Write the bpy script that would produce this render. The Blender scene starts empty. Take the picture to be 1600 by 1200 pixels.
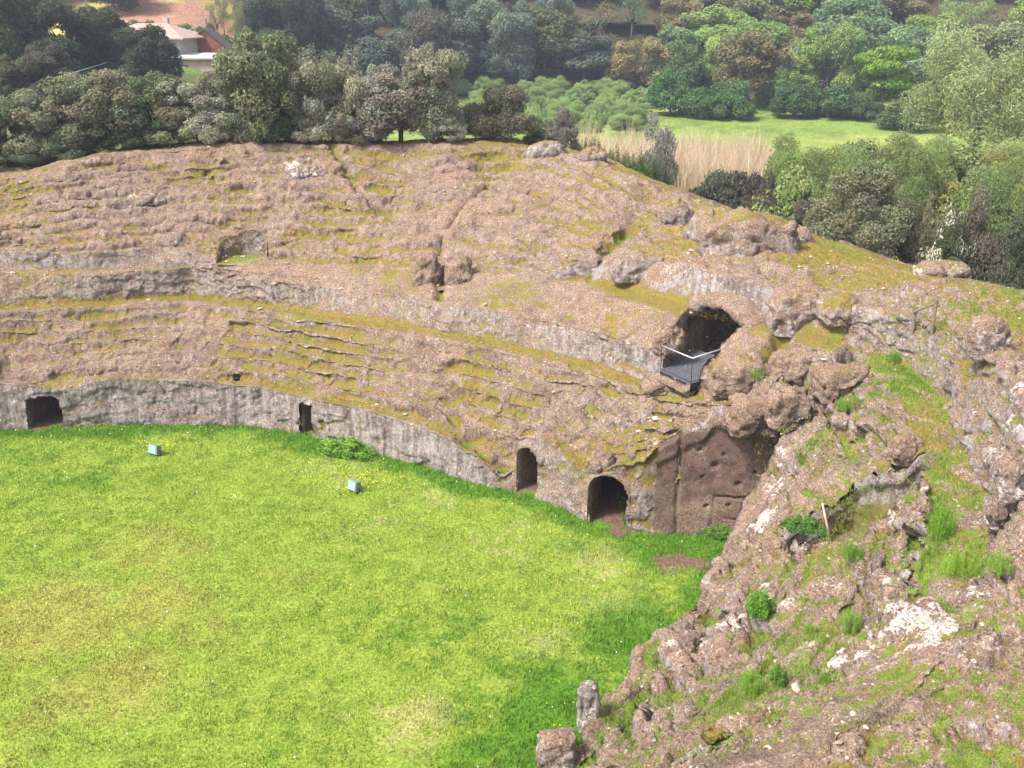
import bpy, math, random
import numpy as np
from mathutils import Vector
R_ = math.radians
rng = np.random.default_rng(7)
random.seed(7)
scene = bpy.context.scene
COL = scene.collection

# ------------------------------------------------------------------ camera geometry
H, PITCH, F = 17.5, R_(20.0), 1620.0          # eye height above the arena, pitch, focal length in photo pixels
cP, sP = math.cos(PITCH), math.sin(PITCH)
def at(px, py, z):
    u, v = (px-800)/F, (py-600)/F
    k = (z-H)/(-sP-v*cP)
    return u*k, (cP-v*sP)*k
def at_y(px, py, Y):                          # point on the sight line at forward distance Y
    u, v = (px-800)/F, (py-600)/F
    k = Y/(cP-v*sP)
    return u*k, Y, H+k*(-sP-v*cP)

# ------------------------------------------------------------------ the arena's ellipse
CX, CY, EA, EB, ROT = -16.0, 27.8, 21.2, 14.0, R_(-6)
cR, sR = math.cos(ROT), math.sin(ROT)
def ell(t, r):
    x, y = EA*np.cos(t), EB*np.sin(t); nx, ny = EB*np.cos(t), EA*np.sin(t); L = np.hypot(nx, ny)
    x = x+r*nx/L; y = y+r*ny/L
    return CX+x*cR-y*sR, CY+x*sR+y*cR
_ts = np.linspace(R_(-150), R_(210), 3600)
_ex, _ey = EA*np.cos(_ts), EB*np.sin(_ts)
def tr(x, y):
    X, Y = x-CX, y-CY
    lx, ly = X*cR+Y*sR, -X*sR+Y*cR
    i = np.argmin((_ex-lx)**2+(_ey-ly)**2); t = _ts[i]
    nx, ny = EB*math.cos(t), EA*math.sin(t); L = math.hypot(nx, ny)
    return math.degrees(t), ((lx-_ex[i])*nx+(ly-_ey[i])*ny)/L
def tr_many(x, y):
    X, Y = x-CX, y-CY
    lx, ly = X*cR+Y*sR, -X*sR+Y*cR
    T = np.empty(len(x)); Rr = np.empty(len(x))
    for a in range(0, len(x), 4000):
        b = slice(a, a+4000)
        d = (lx[b, None]-_ex[None, ::4])**2+(ly[b, None]-_ey[None, ::4])**2
        i = d.argmin(1)*4; t = _ts[i]
        nx, ny = EB*np.cos(t), EA*np.sin(t); L = np.hypot(nx, ny)
        T[b] = np.degrees(t); Rr[b] = ((lx[b]-_ex[i])*nx+(ly[b]-_ey[i])*ny)/L
    return T, Rr

# ------------------------------------------------------------------ noise
def _h(ix, iy, iz, seed):
    h = (ix.astype(np.uint32)*np.uint32(374761393)) ^ (iy.astype(np.uint32)*np.uint32(668265263)) ^ (iz.astype(np.uint32)*np.uint32(2147483647-58)) ^ np.uint32((seed*974711) & 0xffffffff)
    h = (h ^ (h >> np.uint32(13)))*np.uint32(1274126177)
    h = (h ^ (h >> np.uint32(16)))*np.uint32(2246822519)
    h = h ^ (h >> np.uint32(15))
    return h.astype(np.float32)*np.float32(1/4294967296.0)
def vnoise(P, seed=0):
    P = P.astype(np.float32); I = np.floor(P).astype(np.int64); f = P-I
    f = f*f*f*(f*(f*6-15)+10)
    out = 0
    for dx in (0, 1):
        wx = f[:, 0] if dx else 1-f[:, 0]
        for dy in (0, 1):
            wy = f[:, 1] if dy else 1-f[:, 1]
            for dz in (0, 1):
                wz = f[:, 2] if dz else 1-f[:, 2]
                out = out+wx*wy*wz*_h(I[:, 0]+dx, I[:, 1]+dy, I[:, 2]+dz, seed)
    return out*2-1
_M = np.array([[.36, .48, -.8], [-.8, .6, 0], [.48, .64, .6]], np.float32)
def fbm(P, octv=4, gain=.5, lac=2.03, seed=0):
    a, s, tot = 1., 0, 0; Q = P.astype(np.float32)+11.3
    for o in range(octv):
        s = s+a*vnoise(Q, seed+o*17); tot += a; a *= gain; Q = (Q@_M.T)*lac
    return s/tot
def worley(P, seed=0):
    P = P.astype(np.float32); I = np.floor(P).astype(np.int64); f = P-I
    F1 = np.full(len(P), 9, np.float32); F2 = F1.copy()
    for dx in (-1, 0, 1):
        for dy in (-1, 0, 1):
            for dz in (-1, 0, 1):
                a, b, c = I[:, 0]+dx, I[:, 1]+dy, I[:, 2]+dz
                d = np.sqrt((dx+_h(a, b, c, seed)-f[:, 0])**2+(dy+_h(a, b, c, seed+101)-f[:, 1])**2+(dz+_h(a, b, c, seed+202)-f[:, 2])**2)
                F2 = np.minimum(F2, np.maximum(F1, d)); F1 = np.minimum(F1, d)
    return F1, F2
def blocks(P, seed=0):
    """fractured rock: every cell is a tilted plane of its own, so neighbours meet in sharp steps"""
    P = P.astype(np.float32); I = np.floor(P).astype(np.int64); f = P-I; n = len(P)
    F1 = np.full(n, 9, np.float32); F2 = F1.copy(); H0 = np.zeros(n, np.float32)
    for dx in (-1, 0, 1):
        for dy in (-1, 0, 1):
            for dz in (-1, 0, 1):
                a, b, c = I[:, 0]+dx, I[:, 1]+dy, I[:, 2]+dz
                h1, h2, h3 = _h(a, b, c, seed), _h(a, b, c, seed+101), _h(a, b, c, seed+202)
                ox, oy, oz = dx+h1-f[:, 0], dy+h2-f[:, 1], dz+h3-f[:, 2]
                d = np.sqrt(ox*ox+oy*oy+oz*oz); m = d < F1
                F2 = np.where(m, F1, np.minimum(F2, d)); F1 = np.where(m, d, F1)
                k = _h(a, b, c, seed+303)-.5+(_h(a, b, c, seed+404)-.5)*1.3*ox+(_h(a, b, c, seed+505)-.5)*1.3*oy+(_h(a, b, c, seed+606)-.5)*1.3*oz
                H0 = np.where(m, k, H0)
    return H0, F2-F1
def sst(a, b, x):
    t = np.clip((x-a)/(b-a), 0, 1); return t*t*(3-2*t)

# ------------------------------------------------------------------ objects
def tag(o, label=None, cat=None, group=None, kind=None):
    if label: o['label'] = label
    if cat: o['category'] = cat
    if group: o['group'] = group
    if kind: o['kind'] = kind
    return o
def empty(name, loc, rz=0):
    o = bpy.data.objects.new(name, None); COL.objects.link(o); o.location = loc; o.rotation_euler[2] = rz
    o.empty_display_size = .3
    return o
def np_mesh(name, V, Fa, mat=None, smooth=True, attrs=None):
    me = bpy.data.meshes.new(name)
    V = np.asarray(V, np.float32); Fa = np.asarray(Fa, np.int32); n = Fa.shape[1]
    me.vertices.add(len(V)); me.vertices.foreach_set('co', V.ravel())
    me.loops.add(Fa.size); me.loops.foreach_set('vertex_index', Fa.ravel())
    me.polygons.add(len(Fa)); me.polygons.foreach_set('loop_start', np.arange(len(Fa), dtype=np.int32)*n)
    me.polygons.foreach_set('use_smooth', np.full(len(Fa), smooth))
    me.update(calc_edges=True)
    if attrs is not None:
        for k, A in attrs.items():
            a = me.color_attributes.new(k, 'FLOAT_COLOR', 'POINT')
            C4 = np.ones((len(V), 4), np.float32); C4[:, :A.shape[1]] = A
            a.data.foreach_set('color', C4.ravel())
    if mat: me.materials.append(mat)
    return me
def link(name, me, parent=None):
    o = bpy.data.objects.new(name, me); COL.objects.link(o)
    if parent: o.parent = parent
    return o
class MB:                                     # collects boxes and tubes, links them as one mesh
    def __init__(s): s.v = []; s.f = []
    def box(s, lo, hi, M=None):
        b = len(s.v)
        for x in (lo[0], hi[0]):
            for y in (lo[1], hi[1]):
                for z in (lo[2], hi[2]):
                    p = Vector((x, y, z)); s.v.append(tuple(M @ p if M else p))
        for q in ((0, 1, 3, 2), (4, 6, 7, 5), (0, 4, 5, 1), (2, 3, 7, 6), (0, 2, 6, 4), (1, 5, 7, 3)): s.f.append([b+i for i in q])
    def tube(s, pts, rad, n=6):
        pts = [Vector(p) for p in pts]; b = len(s.v)
        rads = rad if hasattr(rad, '__len__') else [rad]*len(pts)
        for i, p in enumerate(pts):
            d = (pts[min(i+1, len(pts)-1)]-pts[max(i-1, 0)]).normalized()
            a = d.orthogonal().normalized(); c = d.cross(a)
            for k in range(n):
                w = 2*math.pi*k/n; s.v.append(tuple(p+(a*math.cos(w)+c*math.sin(w))*rads[i]))
        for i in range(len(pts)-1):
            for k in range(n):
                s.f.append([b+i*n+k, b+i*n+(k+1) % n, b+(i+1)*n+(k+1) % n, b+(i+1)*n+k])
        s.f.append([b+k for k in range(n)][::-1]); s.f.append([b+(len(pts)-1)*n+k for k in range(n)])
    def poly(s, pts):
        b = len(s.v); s.v += [tuple(p) for p in pts]; s.f.append(list(range(b, b+len(pts))))
    def mesh(s, name, mat=None, smooth=False):
        me = bpy.data.meshes.new(name); me.from_pydata(s.v, [], s.f)
        if smooth: me.polygons.foreach_set('use_smooth', [True]*len(me.polygons))
        if mat: me.materials.append(mat)
        me.update(); return me
    def build(s, name, mat=None, parent=None, smooth=False):
        return link(name, s.mesh(name, mat, smooth), parent)

# ------------------------------------------------------------------ materials
class NT:
    def __init__(s, name):
        s.m = bpy.data.materials.new(name); s.m.use_nodes = True; s.t = s.m.node_tree; s.t.nodes.clear()
        s.out = s.n('ShaderNodeOutputMaterial')
    def n(s, typ, **kw):
        nd = s.t.nodes.new(typ)
        for k, v in kw.items():
            if k.startswith('i_'):
                key = k[2:]; key = int(key) if key.isdigit() else key
                s.put(nd.inputs[key], v)
            else: setattr(nd, k, v)
        return nd
    def put(s, sock, v):
        if hasattr(v, 'is_linked') or isinstance(v, bpy.types.NodeSocket): s.t.links.new(v, sock)
        elif isinstance(v, (tuple, list)) and len(v) == 3 and sock.type == 'RGBA': sock.default_value = (*v, 1)
        else: sock.default_value = v
    def pos(s): return s.n('ShaderNodeTexCoord').outputs['Object']
    def scale(s, vec, sc):
        return s.n('ShaderNodeMapping', i_0=vec, i_3=sc).outputs[0]
    def noise(s, vec, scale, detail=4, rough=.55, dist=0):
        nd = s.n('ShaderNodeTexNoise'); s.put(nd.inputs['Vector'], vec)
        for k, v in (('Scale', scale), ('Detail', detail), ('Roughness', rough), ('Distortion', dist)): nd.inputs[k].default_value = v
        return nd.outputs[0]
    def voro(s, vec, scale, feat='F1', out='Distance', rand=1):
        nd = s.n('ShaderNodeTexVoronoi', feature=feat); s.put(nd.inputs['Vector'], vec); nd.inputs['Scale'].default_value = scale
        nd.inputs['Randomness'].default_value = rand
        return nd.outputs[out]
    def ramp(s, fac, lo, hi, a=0., b=1.):
        nd = s.n('ShaderNodeMapRange', interpolation_type='SMOOTHSTEP')
        for i, v in enumerate((fac, lo, hi, a, b)): s.put(nd.inputs[i], v)
        return nd.outputs[0]
    def mix(s, fac, a, b, mode='MIX'):
        nd = s.n('ShaderNodeMix', data_type='RGBA', blend_type=mode)
        s.put(nd.inputs[0], fac); s.put(nd.inputs[6], a); s.put(nd.inputs[7], b); return nd.outputs[2]
    def math(s, op, a, b=0.):
        nd = s.n('ShaderNodeMath', operation=op); s.put(nd.inputs[0], a); s.put(nd.inputs[1], b); return nd.outputs[0]
    def attr(s, name):
        nd = s.n('ShaderNodeAttribute', attribute_name=name); return nd
    def bump(s, h, dist, strength=1., nrm=None):
        nd = s.n('ShaderNodeBump'); s.put(nd.inputs['Height'], h); nd.inputs['Distance'].default_value = dist; nd.inputs['Strength'].default_value = strength
        if nrm: s.put(nd.inputs['Normal'], nrm)
        return nd.outputs[0]
    def finish(s, color, rough=.9, normal=None, spec=.2, transl=0, metal=0):
        b = s.n('ShaderNodeBsdfPrincipled'); s.put(b.inputs['Base Color'], color); s.put(b.inputs['Roughness'], rough)
        b.inputs['Specular IOR Level'].default_value = spec; b.inputs['Metallic'].default_value = metal
        if normal: s.put(b.inputs['Normal'], normal)
        sh = b.outputs[0]
        if transl:
            tl = s.n('ShaderNodeBsdfTranslucent'); s.put(tl.inputs[0], color)
            mx = s.n('ShaderNodeMixShader', i_0=transl); s.t.links.new(sh, mx.inputs[1]); s.t.links.new(tl.outputs[0], mx.inputs[2]); sh = mx.outputs[0]
        s.t.links.new(sh, s.out.inputs[0]); return s.m

def rock_material():
    s = NT('weathered_tufa'); p = s.pos()
    m = s.attr('mask'); sep = s.n('ShaderNodeSeparateColor', i_0=m.outputs['Color']); moss, green, grey = sep.outputs
    big = s.noise(p, .55, 5, .6); mid = s.noise(p, 2.6, 5, .62); fine = s.noise(p, 11, 6, .7); grain = s.noise(p, 34, 5, .75); spk = s.noise(p, 17, 3, .8)
    # leaf litter and crumbled tufa on the flatter faces
    c = s.mix(s.ramp(big, .38, .62), LIT_A, LIT_B)
    c = s.mix(s.ramp(mid, .40, .66), c, LIT_C)
    c = s.mix(s.ramp(spk, .55, .66, 0, .75), c, LIT_HI)
    c = s.mix(s.ramp(spk, .46, .36, 0, .85), c, LIT_LO)
    c = s.mix(s.ramp(fine, .44, .28), c, LIT_LO)
    c = s.mix(s.ramp(grain, .56, .68, 0, .6), c, LIT_HI)
    # bare grey stone with lichen and water streaks
    st = s.noise(s.scale(p, (3.2, 3.2, .45)), 1.2, 5, .65)
    g = s.mix(s.ramp(st, .40, .58), GREY_A, GREY_B); g = s.mix(s.ramp(s.noise(s.scale(p, (2.1, 2.1, .22)), 1.5, 4, .6), .56, .66, 0, .55), g, GREY_LO)
    lich = s.noise(p, 5.5, 6, .72)
    g = s.mix(s.ramp(lich, .55, .66), g, GREY_HI); g = s.mix(s.ramp(spk, .45, .34, 0, .7), g, GREY_LO)
    pit = s.voro(p, 13, 'F1', 'Distance')
    g = s.mix(s.math('MULTIPLY', s.ramp(pit, .22, .10), s.ramp(mid, .45, .6)), g, GREY_LO)
    g = s.mix(s.ramp(s.noise(p, 7, 6, .7), .58, .70), g, LIT_A)
    jit = s.math('ADD', s.math('MULTIPLY', s.math('SUBTRACT', mid, .5), 1.0), s.math('MULTIPLY', s.math('SUBTRACT', fine, .5), 1.1))
    c = s.mix(s.ramp(s.math('ADD', grey, jit), .42, .62), c, g)
    stain = s.ramp(s.noise(p, .8, 6, .65, .6), .52, .64, 0, .5)
    c = s.mix(stain, c, s.mix(1., c, (.44, .40, .39), 'MULTIPLY'))
    # white pebbles and flakes
    vd = s.voro(p, 8.5, 'F1', 'Distance'); vc = s.n('ShaderNodeSeparateColor', i_0=s.voro(p, 8.5, 'F1', 'Color')).outputs[0]
    peb = s.math('MULTIPLY', s.ramp(vd, .34, .22), s.ramp(vc, .84, .87))
    vd2 = s.voro(p, 21, 'F1', 'Distance'); vc2 = s.n('ShaderNodeSeparateColor', i_0=s.voro(p, 21, 'F1', 'Color')).outputs[1]
    peb2 = s.math('MULTIPLY', s.ramp(vd2, .42, .30), s.ramp(vc2, .80, .83))
    c = s.mix(s.math('MULTIPLY', s.math('MAXIMUM', peb, peb2), s.ramp(s.noise(p, 1.3, 4), .44, .62, .05, .8)), c, PEBBLE)
    # moss, then grass green
    mo = s.ramp(s.math('ADD', moss, jit), .40, .66)
    mc = s.mix(s.ramp(spk, .40, .60), MOSS_A, MOSS_B); mc = s.mix(s.ramp(mid, .42, .62), mc, MOSS_C)
    c = s.mix(s.math('MULTIPLY', mo, s.ramp(spk, .34, .46, .45, .9)), c, mc)
    gr = s.ramp(s.math('ADD', green, jit), .46, .64)
    gc = s.mix(s.ramp(grain, .40, .62), GRN_A, GRN_B)
    c = s.mix(s.math('MULTIPLY', gr, .92), c, gc)
    # lower wall of the covered entrance: red, iron-stained
    rd = s.attr('mask2'); sep2 = s.n('ShaderNodeSeparateColor', i_0=rd.outputs['Color'])
    rc = s.mix(s.ramp(mid, .36, .62), RED_A, RED_B); rc = s.mix(s.ramp(spk, .44, .34, 0, .7), rc, LIT_LO); rc = s.mix(s.ramp(lich, .57, .68, 0, .6), rc, GREY_B); rc = s.mix(s.ramp(fine, .58, .74), rc, LIT_C)
    c = s.mix(s.ramp(s.math('ADD', sep2.outputs[0], jit), .4, .6), c, rc)
    # pale lichen crust of the near rocks
    c = s.mix(s.math('MULTIPLY', s.ramp(s.math('ADD', sep2.outputs[1], jit), .60, .80), s.ramp(spk, .40, .52, .15, .95)), c, s.mix(s.ramp(grain, .35, .6), LIT_HI, PALE))
    h = s.math('ADD', s.math('MULTIPLY', fine, .45), s.math('ADD', s.math('MULTIPLY', grain, .25), s.math('MULTIPLY', spk, .35)))
    h = s.math('ADD', h, s.math('MULTIPLY', s.math('MAXIMUM', peb, peb2), .25))
    return s.finish(c, .95, s.bump(h, .11), .1)
LIT_A = (.262, .168, .118); LIT_B = (.222, .158, .130); LIT_C = (.33, .228, .16); LIT_HI = (.58, .46, .38); LIT_LO = (.058, .037, .026)
GREY_A = (.235, .19, .175); GREY_B = (.39, .335, .315); GREY_HI = (.58, .53, .52); GREY_LO = (.045, .037, .034)
PEBBLE = (.60, .53, .49); PALE = (.72, .64, .60)
MOSS_A = (.20, .125, .022); MOSS_B = (.31, .225, .05); MOSS_C = (.19, .18, .028)
GRN_A = (.115, .19, .028); GRN_B = (.25, .31, .06)
RED_A = (.125, .080, .068); RED_B = (.22, .142, .115)
ROCK = rock_material()

def attr_leaf_material(name, transl=.38, rough=.75, spec=.25):
    s = NT(name)
    a = s.attr('col'); oi = s.n('ShaderNodeObjectInfo')
    c = s.mix(1.0, oi.outputs['Color'], a.outputs['Color'], 'MULTIPLY')
    return s.finish(c, rough, None, spec, transl)
LEAF = attr_leaf_material('foliage')
def attr_material(name, transl=0., rough=.9):
    s = NT(name); return s.finish(s.attr('col').outputs['Color'], rough, None, .15, transl)
BLADE = attr_material('grass_blades', .3, .8)
def bark_material():
    s = NT('bark'); p = s.pos()
    c = s.mix(s.ramp(s.noise(s.scale(p, (1, 1, .25)), 14, 5), .35, .65), (.06, .045, .035), (.19, .155, .13))
    return s.finish(c, .95, s.bump(s.noise(p, 20), .03))
BARK = bark_material()
def plain(name, c1, c2, scale=3., rough=.85, bump=.01, metal=0, spec=.25):
    s = NT(name); p = s.pos()
    nz = s.noise(p, scale, 6, .65)
    return s.finish(s.mix(s.ramp(nz, .32, .68), c1, c2), rough, s.bump(nz, bump), spec, 0, metal)

# ------------------------------------------------------------------ terrain outside the bowl
def zval(x, y):
    x = np.asarray(x, float); y = np.asarray(y, float)
    a = x/np.maximum(y, 1)
    s = sst(-.32, -.13, a)
    base = 9.5*(1-s)+1.8*s
    base = base+(1-s)*np.clip(y-70, 0, 80)*.028
    base = base+s*np.clip(y-135, 0, 60)*.07
    y0 = 152*(1-s)+176*s
    hill = np.clip(y-y0, 0, 400)*(.30*(1-s)+.42*s)
    q = np.stack([x/22, y/22, 0*x], -1).reshape(-1, 3)
    return base+hill+fbm(q, 3, seed=5).reshape(x.shape)*.7

# ------------------------------------------------------------------ the rock bowl: control curves in (t degrees, r, z)
def trace(pts):
    out = []
    for p in pts:
        if len(p) == 4: out.append(p[1:])                     # ('r', t, r, z)
        else: out.append((*tr(*at(*p)), p[2]))
    out.sort(); return np.array([o[0] for o in out]), np.array([o[1] for o in out]), np.array([o[2] for o in out])
r_ = 'r'
C_G = trace([(r_, 130, .4, 0), (r_, 111.5, .37, 0), (r_, 105, .48, 0), (r_, 97, .7, 0), (r_, 87, 1.0, 0), (r_, 82, 1.14, 0), (r_, 75, .8, 0), (r_, 61, -.2, 0), (r_, 53.6, -.42, 0),
             (r_, 47.5, -.5, 0), (r_, 42, 0, 0), (r_, 35, .0, 0), (r_, 30, .1, 0), (r_, 27, .9, 0), (r_, 25, 1.7, 0), (r_, 22, 2.4, 0), (r_, 19.5, 3.2, 0),
             (r_, 17.3, 3.1, 0), (r_, 14, 2.3, 0), (r_, 10, 1.4, 0), (r_, 4, .55, 0), (r_, -1, .1, 0), (r_, -8, -.5, 0), (r_, -16, -1.1, 0), (r_, -20, -.7, 0), (r_, -26, -.9, 0),
             (r_, -30, -.1, 0), (r_, -35, .1, 0), (r_, -60, .5, 0), (r_, -80, .5, 0)])
C_P = trace([(r_, 130, .5, 2.2), (r_, 111, .47, 2.2), (r_, 104, .55, 1.98), (r_, 97, .8, 2.2), (r_, 88, 1.08, 2.08), (r_, 81, 1.22, 1.93), (r_, 75, .88, 1.78), (r_, 66, .2, 1.86), (r_, 60, -.1, 1.78), (r_, 54, -.35, 1.65),
             (r_, 50, -.38, 1.5), (r_, 47, -.3, 1.1), (r_, 44.6, .15, .9), (r_, 43, .25, 1.7), (r_, 41.5, .2, 2.6), (r_, 38.5, .3, 2.3), (r_, 35, .2, 1.9), (r_, 32, .25, 2.0), (r_, 29.5, .4, 2.5), (r_, 27, 1.05, 2.9), (r_, 25, 1.95, 3.9), (r_, 22, 2.6, 4.4), (r_, 19.5, 3.5, 4.5),
             (r_, 17.3, 3.4, 3.6), (r_, 14, 2.7, 2.8), (r_, 10, 1.9, 2.4), (r_, 4, .95, 2.4), (r_, -1, .4, 2.4), (r_, -8, -.2, 2.4), (r_, -16, -.8, 2.3), (r_, -20, -.4, 2.4), (r_, -26, -.6, 2.3),
             (r_, -30, .2, 2.4), (r_, -35, .4, 2.4), (r_, -60, .8, 2.4), (r_, -80, .8, 2.4)])
ZP = 4.65
C_W0 = trace([(r_, 130, 3.6, ZP), (0, 480, ZP), (150, 470, ZP), (300, 462, ZP), (420, 476, ZP), (530, 492, ZP), (620, 505, ZP), (700, 520, ZP), (870, 555, ZP), (950, 575, ZP), (1010, 600, ZP),
              (r_, 25, 3.4, 4.9), (r_, 22, 3.9, 5.1), (r_, 19.5, 4.3, 5.1), (r_, 17, 4.3, 4.9), (r_, 10, 3.9, 4.7), (r_, 0, 3.4, 4.6), (r_, -20, 3.2, 4.6), (r_, -40, 3.3, 4.6), (r_, -80, 3.3, 4.6)])
C_W1 = trace([(r_, 130, 3.8, 5.85), (0, 432, 5.85), (150, 430, 5.85), (300, 430, 5.85), (420, 438, 5.8), (r_, 72, 4.3, 5.7), (r_, 66, 4.0, 5.7), (700, 476, 5.8), (800, 491, 5.8), (900, 511, 5.85), (1000, 541, 5.9),
              (r_, 25, 3.9, 6.0), (r_, 22, 4.4, 6.1), (r_, 19.5, 4.8, 5.9), (r_, 17, 4.9, 5.6), (r_, 10, 4.7, 5.5), (r_, 0, 4.2, 5.2), (r_, -20, 4.0, 5.15), (r_, -40, 4.0, 5.1), (r_, -80, 4.0, 5.1)])
C_U = trace([(r_, 130, 4.6, 6.1), (0, 424, 6.0), (150, 421, 6.0), (240, 418, 6.02), (r_, 88, 5.4, 6.3), (r_, 75, 5.3, 6.3), (r_, 62, 4.8, 6.3), (r_, 52, 5.3, 6.7), (920, 432, 7.0), (1000, 456, 7.0), (1100, 480, 7.0),
             (1190, 495, 7), (1250, 512, 7), (1320, 530, 7), (1400, 560, 7), (1450, 600, 7), (1486, 660, 7), (1520, 740, 7), (1538, 830, 7), (r_, -22, 6.8, 7.0), (r_, -40, 6.6, 6.9), (r_, -80, 6.6, 6.9)])
C_V = trace([(r_, 130, 4.8, 6.8), (0, 397, 6.75), (150, 396, 6.75), (240, 392, 6.7), (r_, 88, 5.8, 6.55), (r_, 75, 5.7, 6.5), (r_, 62, 5.2, 6.6), (r_, 52, 5.7, 7.1), (r_, 46, 6.8, 8.0), (r_, 38, 6.45, 8.2), (r_, 30, 6.35, 8.2),
             (r_, 24, 7.3, 8.0), (r_, 18, 7.9, 8.1), (r_, 12, 8.1, 8.4), (r_, 6, 7.5, 8.8), (r_, 0, 7.15, 9.1), (r_, -6, 7.1, 9.1), (r_, -12, 7.1, 8.9), (r_, -17, 7.2, 8.0), (r_, -22, 7.3, 7.3), (r_, -40, 7.0, 7.1), (r_, -80, 7.0, 7.1)])
C_R = trace([(r_, 130, 9, 9.2), (0, 280, 9.5), (100, 262, 10.0), (200, 240, 10.5), (300, 230, 10.8), (400, 226, 10.8), (520, 226, 10.8), (700, 226, 10.8), (820, 230, 10.6), (900, 245, 10.4), (960, 265, 10.1), (1000, 285, 9.8),
             (1050, 300, 9.4), (1100, 318, 9.1), (1200, 350, 8.8), (1280, 385, 8.6), (1400, 415, 8.5), (1500, 445, 8.5), (1600, 470, 8.8), (r_, 8, 12, 9.4), (r_, 0, 11.5, 9.7), (r_, -8, 11.5, 9.6), (r_, -20, 12, 9.0), (r_, -40, 12, 8.6), (r_, -80, 12, 8.6)])
def curve(C, td, sm=0):
    r = np.interp(td, C[0], C[1]); z = np.interp(td, C[0], C[2])
    if sm:
        k = np.ones(2*sm+1)/(2*sm+1); pad = lambda a: np.convolve(np.pad(a, sm, 'edge'), k, 'valid')
        r, z = pad(pad(r)), pad(pad(z))
    return r, z

# seams, gutters and cracks in the rock: photo polylines at a height -> ground polylines (width, depth, green)
GROOVES = []
def groove(pts, w, d, green=.0):
    GROOVES.append(([at(*p) for p in pts], w, d, green))
groove([(695, 560, 4.3), (730, 610, 3.6), (765, 660, 2.6), (780, 700, 1.6)], .34, .5, .55)
groove([(520, 255, 9.8), (560, 290, 9.2), (620, 325, 8.5), (700, 345, 8.1)], .18, .45, .35)
groove([(700, 345, 8.1), (735, 315, 8.6), (760, 300, 8.9)], .15, .35, .3)
groove([(690, 350, 8.1), (680, 390, 7.4), (690, 440, 6.6)], .22, .35, .5)
groove([(935, 425, 7.2), (960, 380, 7.9), (985, 350, 8.5)], .3, .5, .2)
groove([(425, 440, 6.0), (440, 470, 5.2), (470, 488, 4.7)], .3, .25, .45)
groove([(0, 540, 3.6), (60, 565, 3.0), (110, 590, 2.4)], .35, .25, .3)
groove([(1222, 520, 6.9), (1208, 565, 6.2), (1254, 595, 5.9), (1264, 632, 5.3)], .26, .75, .45)
groove([(1340, 550, 6.8), (1298, 604, 6.1), (1272, 642, 5.4)], .26, .75, .35)
groove([(1085, 605, 5.3), (1130, 590, 5.7), (1195, 575, 6.1)], .16, .35, .35)
groove([(1290, 660, 5.2), (1350, 640, 5.7), (1400, 625, 6.2)], .16, .3, .5)
groove([(1185, 472, 7.1), (1200, 462, 7.5), (1216, 442, 8.1)], .34, .6, .3)
groove([(1300, 700, 4.8), (1250, 745, 4.2), (1210, 790, 3.5)], .16, .16, .4)
groove([(1320, 640, 5.8), (1275, 690, 5.0), (1240, 740, 4.2)], .14, .12, .5)
groove([(1480, 1000, 6.2), (1400, 980, 5.4), (1300, 960, 4.6), (1210, 930, 3.9)], .2, .22, .5)
groove([(1200, 1060, 4.2), (1130, 1030, 3.6), (1080, 1000, 3.1)], .16, .2, .3)
groove([(1320, 1120, 5.0), (1240, 1090, 4.5), (1190, 1075, 4.2)], .2, .28, .6)
groove([(1460, 800, 6.2), (1450, 860, 5.9), (1440, 930, 5.8), (1420, 1010, 5.6)], .3, .25, .7)
groove([(1200, 475, 7.0), (1212, 455, 7.6), (1222, 440, 8.0)], .3, .45, .3)
def seg_dist(X, Y, pts):
    D = np.full(X.shape, 1e9)
    for (x0, y0), (x1, y1) in zip(pts[:-1], pts[1:]):
        dx, dy = x1-x0, y1-y0; u = np.clip(((X-x0)*dx+(Y-y0)*dy)/(dx*dx+dy*dy), 0, 1)
        D = np.minimum(D, np.hypot(X-x0-u*dx, Y-y0-u*dy))
    return D
def in_poly(X, Y, P):
    ins = np.zeros(X.shape, bool); n = len(P)
    for i in range(n):
        (x0, y0), (x1, y1) = P[i], P[(i+1) % n]
        if y0 == y1: continue
        c = ((y0 > Y) != (y1 > Y)) & (X < (x1-x0)*(Y-y0)/(y1-y0)+x0)
        ins ^= c
    return ins
# plan outlines where the shell is open
# bare pale rock coming through the near slope: photo pixel, height, radius, strength
BARE = [(1130, 985, 3.3, .8, .9), (1070, 1000, 3.0, .6, .8), (1420, 1060, 5.4, 1.0, 1.), (1480, 1010, 6.0, .7, 1.), (1440, 1120, 5.4, .8, 1.), (1350, 1100, 5.0, .5, .8), (1290, 940, 4.5, .6, .8), (1240, 950, 4.2, .4, .8), (1390, 850, 5.2, .5, .9),
        (1430, 840, 5.6, .4, .8), (1310, 1000, 4.5, .4, .8), (1280, 1140, 4.2, .4, .9), (1500, 1150, 5.6, .7, .9), (1570, 1040, 6.8, .5, .7), (1330, 1180, 4.4, .5, .7), (1160, 1140, 3.6, .35, .7), (960, 1200, 2.5, .4, .7), (1215, 730, 4.3, .8, .9),
        (1195, 790, 3.6, .7, .8), (1240, 690, 4.8, .7, .6), (1540, 690, 8.0, .8, .8), (1560, 770, 7.8, .6, .9), (1470, 760, 6.8, .3, .6), (1500, 1080, 6.2, .6, .9), (1210, 930, 3.9, .4, .6), (1250, 1060, 4.4, .3, .6), (1390, 960, 5.5, .35, .7), (1540, 960, 7.0, .5, .6)]
CORR = [(5.2, 32.55), (7.2, 32.35), (9.55, 31.95), (9.55, 29.95), (8.2, 30.2), (7.2, 29.6), (5.6, 29.2)]
CAVE = [(5.3, 34.9), (6.15, 33.5), (8.6, 35.6), (6.75, 37.5)]
EXPOSURE = 2.12; HAZE = .0005

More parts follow.
